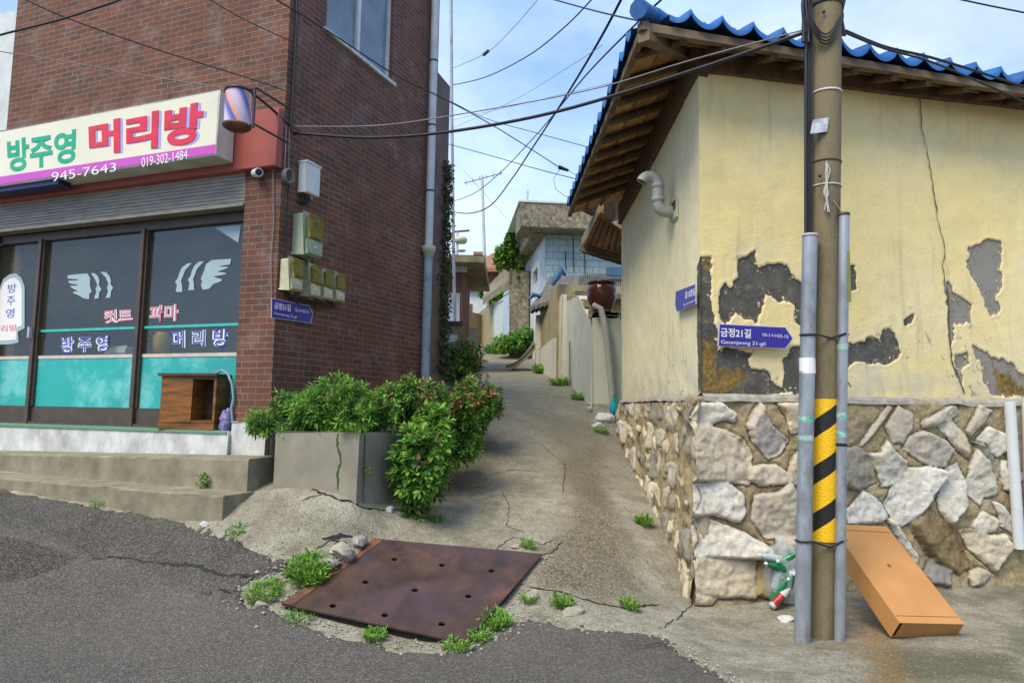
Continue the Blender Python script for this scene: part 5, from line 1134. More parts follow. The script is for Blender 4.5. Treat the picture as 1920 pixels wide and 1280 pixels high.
tag(BG.build('plastic_bag', M['bag']), 'clear plastic bag of empty bottles slumped behind the thick pipe', 'bag')
bprof = [(0, 0), (.032, 0), (.034, .02), (.034, .15), (.026, .19), (.012, .225), (.012, .245), (0, .246)]
def bottle(c, ax_, m, label, grp='empty bottles in and by the clear bag', cap=None):
    e = thing('bottle', c, label, 'bottle', grp); e['_loc'] = tuple(c); s = 1.0
    MB().lathe(c, bprof, 14, axis=ax_).build('body', m, e); MB().lathe(Vector(c) + Vector(ax_).normalized() * .238, [(.014, 0), (.014, .02), (0, .021)], 10, axis=ax_).build('cap', cap or M['white_p'], e); return e
for dx, dz, ax_, m, lb in ((-.02, .04, (.3, -.3, .9), 'bottle_g', 'green bottle at the bottom of the clear bag'), (.05, .18, (-.5, -.3, .7), 'bottle_g', 'green bottle leaning in the middle of the clear bag'), (-.05, .22, (.9, -.3, .3), 'bottle_c', 'clear bottle lying across the middle of the bag'),
                           (.02, .27, (-.8, -.35, .3), 'bottle_g', 'green bottle lying near the top of the clear bag'), (-.09, .12, (.2, -.1, .9), 'bottle_c', 'clear bottle upright at the left of the bag'),
                           (-.10, .30, (.7, -.2, .5), 'bottle_g', 'green bottle at the upper left of the clear bag'), (-.12, .02, (.5, -.3, .8), 'bottle_g', 'green bottle at the lower left of the clear bag'), (.0, .36, (-.9, -.2, .2), 'bottle_c', 'clear bottle across the neck of the bag')):
    bottle(g0 + Vector((dx, -.05, dz)), ax_, M[m], lb)
rbp = gp(1446, 1146); rbp.z += .04; rb_ = bottle(rbp, (.75, .15, .62), M['bottle_c'], 'plastic bottle with red label lying at the foot of the bag', cap=M['red_c']); MB().lathe(rbp, [(.035, .03), (.0352, .13), (.035, .14)], 14, axis=(.75, .15, .62)).build('label', M['red_c'], rb_)
f = on(RF, .14)
pipe('white_pipe', [f(1893, 752), f(1911, 1028)], .05, M['white_p'], 'white plastic pipe leaning on the stone wall at the right edge', 'pipe', 'white plastic pipes at the right edge', 14)
pipe('white_pipe', [f(1926, 745), f(1934, 1035)], .05, M['white_p'], 'white plastic pipe at the very right edge, beyond its neighbour', 'pipe', 'white plastic pipes at the right edge', 14)

# ------------------------------------------------------------ rusty steel plate
pq = [gp(703, 1014), gp(1017, 1046), gp(872, 1211), gp(528, 1141)]
pn = (pq[1] - pq[3]).cross(pq[0] - pq[2]).normalized(); pn = pn if pn.z > 0 else -pn
ctr = sum(pq, Vector()) / 4
pq = [p - pn * (p - ctr).dot(pn) + pn * .035 for p in pq]
ST = thing('steel_plate', ctr, 'large rusty steel drain cover plate with round holes in the alley mouth', 'steel plate'); ST['_loc'] = tuple(ctr)
def bil(s, t): return (pq[0] * (1 - s) + pq[1] * s) * (1 - t) + (pq[3] * (1 - s) + pq[2] * s) * t
import bmesh
holes = [((645, 610)), ((980, 637)), ((1192, 661)), ((652, 709)), ((864, 744)), ((1093, 770)), ((512, 811)), ((735, 851)), ((979, 889))]
holes = [(776, 612)] + holes[1:]
hw = []
for hx, hy in holes:
    px, py = zoom(400, 780, 2.2857, [(hx, hy)])[0]; d = ray(px, py); e_ = Vector((0, 0, EZ)); tt = (ctr + pn * .035 - e_).dot(pn) / d.dot(pn); hw.append(e_ + d * tt)
ex_ = (pq[1] - pq[0]).normalized(); ey_ = pn.cross(ex_)
bm = bmesh.new(); outer = [bm.verts.new(p - ctr) for p in pq]
edges_ = [bm.edges.new((outer[i], outer[(i + 1) % 4])) for i in range(4)]
for h in hw:
    rv = [bm.verts.new(h - ctr + (ex_ * math.cos(a * math.pi / 7) + ey_ * math.sin(a * math.pi / 7)) * .026) for a in range(14)]
    edges_ += [bm.edges.new((rv[i], rv[(i + 1) % 14])) for i in range(14)]
bmesh.ops.triangle_fill(bm, use_beauty=True, edges=edges_)
r_ = bmesh.ops.extrude_face_region(bm, geom=bm.faces[:]); bmesh.ops.translate(bm, vec=-pn * .014, verts=[g for g in r_['geom'] if isinstance(g, bmesh.types.BMVert)])
bmesh.ops.recalc_face_normals(bm, faces=bm.faces); me = bpy.data.meshes.new('plate'); bm.to_mesh(me); bm.free(); me.materials.append(M['rust'])
po = bpy.data.objects.new('plate', me); COL.objects.link(po); po.parent = ST
mb = MB()
for a, b2 in ((0, 3),):
    A, Bb = pq[a], pq[b2]; ins = (ctr - (A + Bb) / 2); ins = (ins - pn * ins.dot(pn)).normalized() * .085
    mb.prism([A + pn * .003, Bb + pn * .003, Bb + ins + pn * .003, A + ins + pn * .003], pn * .002)
mb.build('edge_strip', M['rust_edge'], ST)
mb = MB(); mb.prism([ctr + (p - ctr) * .97 - pn * .03 for p in pq], -pn * .05); mb.build('pit', M['dark'], ST)

# rubble lumps round the plate
def lump(c, r, m, name, label, grp):       # angular broken piece
    mb = MB(); k1, k2 = 9, 12; vs = []; rg = random.Random(int(c.x * 1000 + c.y * 777)); sx, sy, sz = rg.uniform(.8, 1.4), rg.uniform(.7, 1.1), rg.uniform(.45, .75)
    pl = [(Vector((rg.gauss(0, 1), rg.gauss(0, 1), rg.gauss(0, 1))).normalized(), rg.uniform(.55, .85)) for _ in range(9)]; rot = rg.random() * 3
    for i in range(k1):
        for j in range(k2):
            ph = math.pi * i / (k1 - 1); th = 2 * math.pi * j / k2 + rot; d = Vector((math.sin(ph) * math.cos(th), math.sin(ph) * math.sin(th), math.cos(ph)))
            q = min([1.1] + [h / max(d.dot(n), .01) for n, h in pl if d.dot(n) > .05]) * r * rg.uniform(.97, 1.04)
            vs.append(c + Vector((q * d.x * sx, q * d.y * sy, q * d.z * sz)))
    mb.add(vs, [(i * k2 + j, i * k2 + (j + 1) % k2, (i + 1) * k2 + (j + 1) % k2, (i + 1) * k2 + j) for i in range(k1 - 1) for j in range(k2)])
    return tag(mb.build(name, m), label, 'rock', grp)
LM = [(730, 957, .055, 'white rock lying in the crack below the planter'), (800, 1021, .035, 'small pale rock at the top edge of the steel plate'), (968, 1026, .055, 'pale rock at the top right of the steel plate'),
      (1003, 1040, .035, 'small rock touching the right corner of the steel plate'), (640, 1040, .13, 'broken concrete lump at the upper left of the steel plate'), (610, 1060, .10, 'broken concrete lump beside the tall weed tuft'), (672, 1020, .08, 'upturned slab of concrete left of the plate corner'),
      (488, 1137, .05, 'rounded stone left of the lower plate corner'), (472, 1128, .03, 'small stone beside the left weed patch'), (1000, 1118, .07, 'broken concrete right of the steel plate'), (1075, 1150, .08, 'flat concrete lump below the alley crack'),
      (385, 985, .06, 'white lump of plaster at the foot of the lower step'), (330, 972, .04, 'small white lump at the foot of the steps'), (1475, 1165, .07, 'white stone beside the foot of the thick pipe'),
      (1130, 790, .17, 'large white rock below the cream wall up the alley'), (1120, 800, .10, 'white rock at the foot of the teal bag'), (1112, 770, .12, 'pale rock in the base of the cream wall'), (1450, 1185, .02, 'tiny pebble left of the thick pipe'), (1135, 760, .12, 'pale rock under the downpipe')]
for x, y, r, lb in LM:
    c = gp(x, y); c.z += r * .2; lump(c, r, M['rubble'] if 'white' not in lb else M['white_render'], 'rock', lb, 'loose rocks and concrete lumps')

gv = MB(); rg2 = random.Random(4)
segs = [(asph[i], asph[i + 1]) for i in range(1, len(asph) - 1) if abs(asph[i][0]) < 6.5 and asph[i][1] > 3.8]
for i in range(800):
    if i % 3: a, b2 = rg2.choice(segs); t = rg2.random(); x = a[0] + (b2[0] - a[0]) * t + rg2.gauss(0, .07); y = a[1] + (b2[1] - a[1]) * t + rg2.gauss(0, .07)
    else:
        k = rg2.randrange(4); a, b2 = pq[k], pq[(k + 1) % 4]; t = rg2.random(); q = a.lerp(b2, t); o2 = (q - ctr).normalized() * abs(rg2.gauss(.03, .06)); x, y = q.x + o2.x, q.y + o2.y
    r = rg2.uniform(.004, .014) * (1.6 if rg2.random() < .08 else 1); c = Vector((x, y, surf(x, y) + .004 + r * .3))
    vs = [c + Vector((r * math.cos(j * 1.57 + .4) * rg2.uniform(.7, 1.3), r * math.sin(j * 1.57 + .4) * rg2.uniform(.7, 1.3), rg2.uniform(-.2, .2) * r)) for j in range(4)] + [c + Vector((0, 0, r * .8)), c - Vector((0, 0, r))]
    gv.add(vs, [(0, 1, 4), (1, 2, 4), (2, 3, 4), (3, 0, 4), (1, 0, 5), (2, 1, 5), (3, 2, 5), (0, 3, 5)])
gv_ = gv.build('loose_gravel', M['rubble']); tag(gv_, 'loose gravel and crumbs along the broken asphalt edge and the steel plate', 'gravel', kind='stuff')

# ------------------------------------------------------------ plants
def leaf(mb, base, d, L, w, mi, droop=.3, seg=3):
    d = d.normalized(); s = d.cross(Vector((0, 0, 1)));
    if s.length < .1: s = Vector((1, 0, 0))
    s.normalize(); tw = random.uniform(-.7, .7); nrm = s.cross(d); s = (s * math.cos(tw) + nrm * math.sin(tw)).normalized(); nrm = s.cross(d)
    vs = []; p = base.copy()
    for i in range(seg + 1):
        t = i / seg; ww = w * math.sin(math.pi * min(1, (t * .9 + .08))) ** .8 if 0 < i < seg else w * .08
        vs += [p - s * ww + nrm * ww * .35, p.copy(), p + s * ww + nrm * ww * .35]; dd = (d + Vector((0, 0, -droop * t * 1.4))).normalized(); p = p + dd * (L / seg)
    fs = []
    for i in range(seg): fs += [(3 * i, 3 * i + 1, 3 * i + 4, 3 * i + 3), (3 * i + 1, 3 * i + 2, 3 * i + 5, 3 * i + 4)]
    mb.add(vs, fs, mi, smooth=True)
def shrub(c, rad, n, L, w, label, cat='shrub', grp=None, red=.15, mats=('leaf1', 'leaf2', 'leaf3', 'leafr'), name='shrub', lumps=7, floor=None, wt=(4, 5, 3), whorl=(5, 9)):
    lumps = lumps + 3 if name == 'weed_plant' else lumps
    c = Vector(c); base = Vector((c.x, c.y, c.z - rad[2]))
    e = thing(name, base, label, cat, grp); e['_loc'] = tuple(base); mb = MB(); sm = MB()
    ls = [(Vector((random.gauss(0, .42) * rad[0], random.gauss(0, .42) * rad[1], random.gauss(.05, .35) * rad[2])), random.uniform(.38, .62)) for _ in range(lumps)]
    for i in range(n):
        o, k = random.choice(ls); v = Vector((random.gauss(0, 1), random.gauss(0, 1), random.gauss(0, 1))).normalized(); rr = random.uniform(.55, 1.0) * k
        q = c + o + Vector((v.x * rad[0] * rr, v.y * rad[1] * rr, v.z * rad[2] * rr))
        if floor is not None and q.z < floor(q.x, q.y): continue
        ax_ = (v * .8 + Vector((0, 0, .55)) + Vector((random.gauss(0, .3), random.gauss(0, .3), random.gauss(0, .3)))).normalized()
        out = (q - c); h = out.z / rad[2]; deep = rr / k
        if random.random() < red * max(.1, .4 + h): mi = 3
        else: mi = random.choices((0, 1, 2), wt)[0]
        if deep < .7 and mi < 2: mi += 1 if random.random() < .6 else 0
        a0 = random.random() * 6.28; nl = random.randint(*whorl); b1 = ax_.orthogonal().normalized(); b2_ = ax_.cross(b1); st__ = L * .8
        if random.random() < .5: sm.tube([q - ax_ * st__ * 1.5, q + ax_ * st__ * .5], L * .02, 3, caps=False)
        for j in range(nl):
            a = a0 + j * 2.4; t = j / nl; ll = L * random.uniform(.6, 1.1) * (1 - .35 * t)
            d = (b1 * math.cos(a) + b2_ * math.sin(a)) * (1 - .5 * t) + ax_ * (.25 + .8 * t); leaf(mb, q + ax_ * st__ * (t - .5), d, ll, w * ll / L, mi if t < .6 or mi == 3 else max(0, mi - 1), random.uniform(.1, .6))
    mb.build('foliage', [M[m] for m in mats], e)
    gb = Vector((base.x, base.y, (floor(base.x, base.y) if floor else base.z) - .03))
    for i in range(3): a = random.random() * 6.28; sm.tube([gb + Vector((.05 * math.cos(a), .05 * math.sin(a), 0)), c + Vector((rad[0] * .3 * math.cos(a), rad[1] * .3 * math.sin(a), 0)), c + Vector((rad[0] * .6 * math.cos(a), rad[1] * .6 * math.sin(a), rad[2] * .4))], [.008, .006, .003], 5)
    sm.build('stem', M['stem'], e); return e
gr_ = 'leafy shrubs growing in and over the planter'
gfl = lambda x, y: gz(x, y) + .02
fl0 = lambda x, y: zpt - .04 if PSd.loc((x, y, 0))[2] < -.05 and PF.loc((x, y, 0))[2] < 0 else gz(x, y) + .03
shrub(P(545, 778, 6.85), (.33, .30, .30), 620, .085, .010, 'narrow-leaved green weed clump at the left end of the planter', 'plant', 'bright green weeds in the planter', .01, name='weed_plant', floor=fl0, wt=(5, 4, 3))
shrub(P(618, 772, 6.7), (.38, .32, .33), 760, .085, .011, 'bright green narrow-leaved weed mass in the middle of the planter', 'plant', 'bright green weeds in the planter', .02, name='weed_plant', floor=fl0, wt=(7, 4, 2))
shrub(P(682, 775, 6.72), (.33, .28, .31), 520, .08, .015, 'green weedy bush just left of the broad-leaved shrub', 'plant', 'bright green weeds in the planter', .08, name='weed_plant', floor=fl0, wt=(6, 4, 2))
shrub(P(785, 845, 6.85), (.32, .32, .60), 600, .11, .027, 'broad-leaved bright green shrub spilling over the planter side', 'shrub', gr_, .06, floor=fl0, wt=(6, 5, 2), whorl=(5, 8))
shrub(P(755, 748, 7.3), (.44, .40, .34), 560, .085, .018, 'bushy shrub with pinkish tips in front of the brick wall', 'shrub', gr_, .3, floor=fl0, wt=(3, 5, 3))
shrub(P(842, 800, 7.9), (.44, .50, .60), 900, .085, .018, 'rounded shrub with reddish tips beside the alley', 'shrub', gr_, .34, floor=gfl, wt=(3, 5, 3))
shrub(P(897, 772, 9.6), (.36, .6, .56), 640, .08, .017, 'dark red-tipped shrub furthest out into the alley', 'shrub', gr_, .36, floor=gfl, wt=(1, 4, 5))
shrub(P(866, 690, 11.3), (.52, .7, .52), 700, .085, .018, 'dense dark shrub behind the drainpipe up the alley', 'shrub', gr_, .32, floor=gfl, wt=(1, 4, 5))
shrub(P(798, 892, 6.9), (.26, .22, .24), 420, .065, .014, 'low yellowish green growth under the broad-leaved shrub', 'shrub', gr_, .1, floor=gfl, wt=(4, 4, 2))
def tuft(px, py, r, n, L, label, ms=('leaf1', 'grass', 'leaf2'), spread=1.0, h=.8, cat='weed'):
    c = gp(px, py); e = mb = MB()
    for i in range(n):
        a = random.random() * 6.28; rr = r * math.sqrt(random.random()); b = c + Vector((rr * math.cos(a), rr * math.sin(a), 0)); b.z = surf(b.x, b.y) + .005
        d = Vector((math.cos(a) * spread * random.random(), math.sin(a) * spread * random.random(), h * random.uniform(.6, 1.2)))
        k = random.randint(2, 4); p = b.copy()
        for j in range(k):
            leaf(mb, p, d + Vector((random.gauss(0, .5), random.gauss(0, .5), random.gauss(0, .2))), L * random.uniform(.5, 1.1), L * .11, random.choices((0, 1, 2), (5, 2, 3))[0], .5, 2); p = p + d.normalized() * L * .35
    return tag(mb.build('weed_tuft', [M[m] for m in ms]), label, cat, 'weed tufts in the pavement cracks')
for a in [(578, 1078, .13, 520, .07, 'tall bushy green weed at the left edge of the steel plate'), (495, 1115, .11, 240, .045, 'low weed patch left of the tall bushy weed'), (928, 1172, .09, 260, .055, 'green weed clump at the lower right edge of the steel plate'), (900, 1198, .06, 120, .045, 'weed clump under the right edge of the steel plate'),
          (702, 1199, .06, 120, .05, 'small weed tuft at the lower edge of the steel plate'), (855, 1218, .08, 110, .045, 'yellowish weeds at the bottom corner of the steel plate'), (1055, 1138, .05, 110, .06, 'upright weed tuft in the alley mouth crack'), (990, 1126, .06, 90, .04, 'low weeds just right of the steel plate'),
          (1180, 1138, .06, 80, .05, 'sprawling weed tuft near the stone wall corner'), (990, 1027, .05, 60, .05, 'tiny weed at the upper right edge of the steel plate'), (1208, 985, .05, 90, .07, 'green weed growing from the foot of the alley stone wall'), (818, 978, .05, 60, .05, 'small weed tuft in the concrete below the planter'),
          (440, 1000, .07, 60, .045, 'sparse yellow weeds by the corner of the lower step'), (180, 952, .06, 40, .035, 'thin moss weeds along the foot of the steps'), (560, 1160, .10, 90, .035, 'thin grass along the lower left edge of the steel plate'), (1560, 1060, .05, 40, .05, 'small weed behind the utility pole'),
          (1022, 700, .22, 160, .16, 'weeds at the foot of the gatehouse dado up the alley'), (1050, 722, .16, 110, .12, 'mossy weeds at the foot of the cream garden wall'), (1085, 748, .10, 70, .09, 'small weeds beside the stones under the garden wall'), (935, 662, .45, 200, .22, 'weeds along the pale green gate far up the alley'), (1128, 812, .08, 70, .07, 'weeds at the far foot of the alley stone wall')]:
    tuft(*a)
# weed on the steps and planter
def wall_weed(p, r, n, L, label):
    mb = MB()
    for i in range(n):
        b = p + Vector((random.gauss(0, r * .4), random.gauss(0, .02), random.random() * r * 2)); leaf(mb, b, Vector((random.gauss(0, .8), -.5, random.uniform(-.2, .8))), L, L * .2, random.choice((0, 1)), .5, 2)
    tag(mb.build('weed_tuft', [M['leaf1'], M['leaf2']]), label, 'weed', 'weed tufts in the pavement cracks')
wall_weed(FA.pt(FA.hit(382, 912, sn1 + .02)[0], zs2 + .0, sn1 + .02), .07, 60, .05, 'little green weed growing on the lower concrete step')
wall_weed(PSd.pt(*PSd.hit(685, 890), .02), .05, 16, .06, 'tiny sprig growing from the side of the planter')

# ------------------------------------------------------------ up the alley, right side
def wbox(name, fr, u0, u1_, z0, z1, n0, n1, m, parent=None, **k): return MB().box(fr, u0, u1_, z0, z1, n0, n1).build(name, m, parent, **k)
# cream garden wall
Y2 = 12.0; a0 = P(1112, 700, Y2); CW = Frame(a0.x, a0.y, 1, .0, 0, -1); CL = Frame(a0.x, a0.y, *(P(1058, 640, 15.2) - a0)[:2], -1, 0)
CG = thing('garden_wall', (a0.x, a0.y, gz(a0.x, a0.y)), 'cream rendered garden wall with a crumbling top beside the alley', 'wall'); CG['_loc'] = (a0.x, a0.y, gz(a0.x, a0.y))
clen = CL.hit(1060, 640)[0]; zt1 = CW.hit(1112, 592)[1]; zb1_ = CW.hit(1112, 748)[1]
MB().box(CW, .0, 1.2, zb1_ - .1, zt1, -.18, 0).build('front_wall', M['creamwall'], CG, bevel=.02)
zt2 = CL.hit(1062, 565)[1]; zbb = CL.hit(1060, 722)[1]
MB().prism([CL.pt(.18, zb1_ - .1), CL.pt(clen, zbb - .3), CL.pt(clen, zt2), CL.pt(clen * .5, (zt1 + zt2) / 2 + .25), CL.pt(.6, zt1 + .1), CL.pt(.18, zt1 - .0)], -CL.n * .18).build('side_wall', M['creamwall'], CG)
MB().box(CL, clen - .1, clen + .5, zbb - .5, zt2 + .15, -.25, .10).build('pier', M['creamwall'], CG, bevel=.02)
MB().prism([CW.pt(.0, zb1_ - .5, .05), CW.pt(1.0, zb1_ - .5, .05), CW.pt(1.0, zb1_ - .08, .0), CW.pt(0, zb1_ - .08, .0)], (0, .3, 0)).build('stone_foot', M['rubble'], CG)
mb = MB()
for i in range(26): mb.obox(CW.pt(random.uniform(0, 1.1), zt1 + random.uniform(-.02, .07), -.09), (random.uniform(.03, .1), 0, .01), (0, .09, 0), (0, 0, random.uniform(.02, .06)))
for i in range(40): t = random.random(); mb.obox(CL.pt(.2 + t * (clen - .3), zt1 + t * (zt2 - zt1) + .12 + random.uniform(-.1, .05), -.09), CL.u * random.uniform(.03, .1), CL.n * .08, (0, 0, random.uniform(.03, .07)))
mb.build('broken_coping', M['tanwall'], CG)
# brown jar and its downpipe
jz = zt1 + .05; j0 = P(1128, 575, Y2 - .0); j0.z = max(P(1128, 580, Y2).z, zt1 - .1)
jr = (P(1157, 550, Y2) - P(1100, 550, Y2)).length / 2
JR = thing('clay_jar', j0, 'glossy brown clay jar sitting on the cream garden wall', 'jar'); JR['_loc'] = tuple(j0)
MB().lathe(j0, [(0, 0), (jr * .65, 0), (jr * .95, .18), (jr * 1.0, .32), (jr * .9, .42), (jr * .8, .44)], 24).build('body', M['onggi'], JR)
MB().lathe(j0, [(jr * .84, .43), (jr * .98, .45), (jr * .98, .475), (jr * .8, .48), (jr * .78, .40)], 24).build('rim', M['onggi'], JR)
pipe('downpipe', [P(1112, 572, Y2 - .15), P(1126, 578, Y2 - .2), P(1136, 620, Y2 - .22), P(1142, 680, Y2 - .22), P(1150, 765, Y2 - .22)], .055, M['pvc'], 'bent pale grey downpipe running down from the brown jar', 'drainpipe')
tb_ = MB(); c = P(1151, 762, Y2 - .3)
tb_.lathe(c - Vector((0, 0, .15)), [(0, 0), (.05, .01), (.08, .10), (.06, .2), (.02, .30), (.03, .34)], 9); tag(tb_.build('teal_bag', M['tealbag']), 'small teal plastic bag tied at the foot of the grey downpipe', 'bag')
# tan wall and gate with blue tiled little roof
Y3 = 15.6
g1 = P(1040, 640, Y3); TW = Frame(g1.x, g1.y, *(P(1008, 620, 19) - g1)[:2], -1, 0)
TG = thing('gatehouse', (g1.x, g1.y, gz(g1.x, g1.y)), 'tan walled gatehouse with a curved blue-ended tile roof beside the alley', 'gatehouse'); TG['_loc'] = (g1.x, g1.y, gz(g1.x, g1.y))
tl = TW.hit(1012, 640)[0]; zgt = TW.hit(1035, 568)[1]
MB().box(TW, -.3, tl, gz(g1.x, g1.y) - .3, zgt + .3, -2.6, 0).build('wall', M['tanwall'], TG)
MB().box(TW, -.3, tl, gz(g1.x, g1.y) - .3, TW.hit(1035, 640)[1], 0.001, .06).build('dado', M['creamwall'], TG, bevel=.01)
MB().box(TW, tl - .25, tl - .0, gz(g1.x, g1.y), zgt, .0, .12).build('post', M['creamwall'], TG)
# roof: ridge from (1165,515) to (1045,520), curved eave swinging left to (985,575)
rm = MB(); NU, NV = 34, 6; vs = []
def rp(s, t):       # s along from right to left, t from ridge to eave
    rid = P(1175, 512, 17.0).lerp(P(1052, 520, 17.0), s); ev = P(1175, 556, 15.2).lerp(P(1040, 545, 15.2), s)
    if s > .72:
        k = (s - .72) / .28; ev = P(1075, 552, 15.2).lerp(P(990, 578, 18.2), k) + Vector((0, 0, -.0)); rid = P(1085, 518, 17).lerp(P(1030, 520, 18.5), k)
    return rid.lerp(ev, t) + Vector((0, 0, -.10 * math.sin(math.pi * t)))
for i in range(NU * 4 + 1):
    s = i / (NU * 4)
    for j in range(NV + 1): vs.append(rp(s, j / NV) + Vector((0, 0, .045 * abs(math.sin(i / 4 * math.pi)))))
fs = [(i * (NV + 1) + j, (i + 1) * (NV + 1) + j, (i + 1) * (NV + 1) + j + 1, i * (NV + 1) + j + 1) for i in range(NU * 4) for j in range(NV)]
rm.add(vs, fs); rm.add([tuple(Vector(v) - Vector((0, 0, .10))) for v in vs], fs)
ev_ = [vs[i * (NV + 1) + NV] for i in range(NU * 4 + 1)]
for i in range(NU * 4): rm.add([ev_[i], ev_[i + 1], Vector(ev_[i + 1]) - Vector((0, 0, .1)), Vector(ev_[i]) - Vector((0, 0, .1))], [(0, 1, 2, 3)])
rm.build('roof', mat('grey_tile', (.17, .16, .14), (.09, .085, .08), 6, .85, .3, 20), TG)
MB().tube([P(1036, 534, 15.1), P(1044, 519, 15.1), P(1050, 505, 15.2), P(1060, 516, 15.4)], [.04, .09, .08, .03], 10).build('blue_tile', M['tile_old'], TG)
MB().tube([P(990, 562, 18.1), P(1000, 552, 18.1), P(1014, 555, 18.1)], [.03, .07, .04], 8).build('blue_tile', M['tile_old'], TG)
MB().box(Frame(*P(1138, 510, 16.4)[:2], 1, 0, 0, -1), 0, .42, P(1138, 516, 16.4).z, P(1138, 500, 16.4).z, -.1, 0).build('blue_tile', M['tile_old'], TG)
rk = MB()
for i in range(9): a = rp(.74 + i * .03, .95); b2 = rp(.74 + i * .03, .3); rk.tube([a - Vector((0, 0, .16)), b2 - Vector((0, 0, .18))], .045, 6)
rk.build('rafters', M['wood_d'], TG)
MB().prism([P(1058, 570, 15.1), P(1100, 572, 15.1), P(1100, 582, 15.1), P(1058, 580, 15.1)], (0, .02, 0)).build('valance', M['white_p'], TG)
# small awning beneath the far eave
AW = thing('small_awning', P(1130, 480, 11.7), 'little lean-to awning with an amber slatted underside under the blue eave', 'awning'); AW['_loc'] = tuple(P(1130, 480, 11.7))
d1, d2 = 12.4, 10.9
MB().prism([P(1092, 466, d1), P(1168, 490, d1), P(1172, 440, d2), P(1120, 405, d2)], (0, 0, .05)).build('sheet', M['amber'], AW)
mb = MB()
for k in range(6): s = .1 + k * .16; mb.tube([P(1092, 466, d1).lerp(P(1168, 490, d1), s) - Vector((0, 0, .03)), P(1120, 405, d2).lerp(P(1172, 440, d2), s) - Vector((0, 0, .03))], .022, 5)
mb.tube([P(1092, 466, d1) - Vector((0, 0, .04)), P(1168, 490, d1) - Vector((0, 0, .04))], .04, 6); mb.tube([P(1100, 455, d1 - .3) - Vector((0, 0, .05)), P(1168, 475, d1 - .3) - Vector((0, 0, .05))], .03, 6); mb.build('slats', M['wood_d'], AW)
MB().prism([P(1090, 462, d1), P(1125, 398, d2), P(1132, 402, d2), P(1098, 470, d1)], (0, 0, .16)).build('side_board', M['tanwall'], AW)
MB().prism([P(1085, 470, d1 - .05), P(1168, 492, d1 - .05), P(1168, 482, d1 - .05), P(1090, 462, d1 - .05)], (0, -.05, 0)).build('front_board', M['slab'], AW)
pipe('wall_box', [P(1172, 420, 11.25), P(1174, 460, 11.25)], .10, M['tanwall'], 'dull yellow canister fixed under the far end of the eave', 'canister')
pipe('eave_gutter', [P(1168, 345, 11.3), P(1168, 420, 11.3)], .03, M['pvc'], 'short pale vertical pipe at the far end of the yellow wall', 'pipe')
# dark rear part of the yellow house roof end
MB().prism([P(1072, 378, 10.9), P(1180, 345, 11.4), P(1185, 400, 11.4), P(1150, 415, 11.4), P(1110, 398, 11.2)], (0, .5, .1)).build('rear_soffit', M['wood_d'], YH)

# pale blue block house with rough parapet
Y4 = 21.0; h0_ = P(1023, 560, Y4); HF = Frame(h0_.x, h0_.y, 1, .10, 0, -1); HL = Frame(h0_.x, h0_.y, *(P(980, 560, 26.0) - h0_)[:2], -1, 0)
HB = thing('block_house', (h0_.x, h0_.y, gz(h0_.x, h0_.y)), 'pale blue block house with a rough exposed aggregate parapet', 'house'); HB['_loc'] = (h0_.x, h0_.y, gz(h0_.x, h0_.y))
zb4 = gz(h0_.x, h0_.y) - .3; zp0 = HF.hit(1023, 440)[1]; zp1 = HF.hit(1015, 394)[1]; hl = HL.hit(976, 560)[0]
MB().box(HF, .0, 5.0, zb4, zp0, -.2, 0).build('front_wall', M['ltblue'], HB)
wu, wz_ = HL.hit(1008, 500); wu2, wz2_ = HL.hit(999, 536)
mb = MB(); mb.box(HL, .2, min(wu, wu2) - .02, zb4, zp0, -.2, 0); mb.box(HL, max(wu, wu2) + .02, hl, zb4, zp0, -.2, 0)
mb.box(HL, min(wu, wu2) - .02, max(wu, wu2) + .02, zb4, wz2_, -.2, 0); mb.box(HL, min(wu, wu2) - .02, max(wu, wu2) + .02, wz_, zp0, -.2, 0); mb.build('side_wall', M['ltwhite'], HB)
wfr = MB().box(HL, min(wu, wu2) + .02, max(wu, wu2) - .02, wz2_ + .03, wz_ - .03, -.16, -.10).build('window', mat('dim_window', (.20, .18, .13), rough=.4), HB)
mb = MB(); mb.box(HF, -.9, 5.2, zp0, zp1, -.5, .75); mb.box(HL, -.2, hl + .3, zp0 + .004, zp1 - .004, -1.0, .42); mb.build('parapet', M['aggr'], HB, bevel=.04)
mb = MB(); mb.box(HF, -.95, 5.2, zp1 + .002, zp1 + .06, -4.6, .78); mb.build('roof_slab', M['ltwhite'], HB)
f4 = on(HF, .02)
for k, (x, y0, y1) in enumerate(((1075, 445, 510), (1096, 448, 520), (1060, 470, 505))): pipe('thin_cable', [f4(x, y0), f4(x + 1, y1)], .012, M['wire'], ('thin dark cable down the middle of the pale blue wall', 'thin dark cable at the right of the pale blue wall', 'short thin cable at the left of the pale blue wall')[k], 'cable', k=5)
# rough stone pier and vine
Y5 = 24
sp0 = P(970, 600, Y5)
SPR = Frame(sp0.x, sp0.y, 1, 0, 0, -1); a = SPR.hit(956, 600)[0]; b2 = SPR.hit(992, 600)[0]
mb = MB(); mb.box(SPR, a, b2, gz(sp0.x, sp0.y) - .3, SPR.hit(970, 508)[1], -.8, 0); tag(mb.build('stone_pier', M['aggr'], bevel=.04), 'rough mottled stone pier left of the pale blue house', 'pier')
shrub(P(958, 482, 24.0), (.42, .4, .95), 330, .17, .06, 'bright yellow-green climbing vine hanging over the stone pier', 'vine', None, 0, ('vine', 'leaf1', 'leaf2', 'leafr'), 'climbing_vine', 6, wt=(6, 4, 1))
_g = gp(966, 672); _r = 40 / F * _g.y; shrub(_g + Vector((0, .3, _r * .75)), (_r, .8, _r * .8), 420, .16, .035, 'green weedy bush on the right of the alley below the pier', 'shrub', None, .02, name='shrub', floor=gfl, wt=(6, 4, 1))
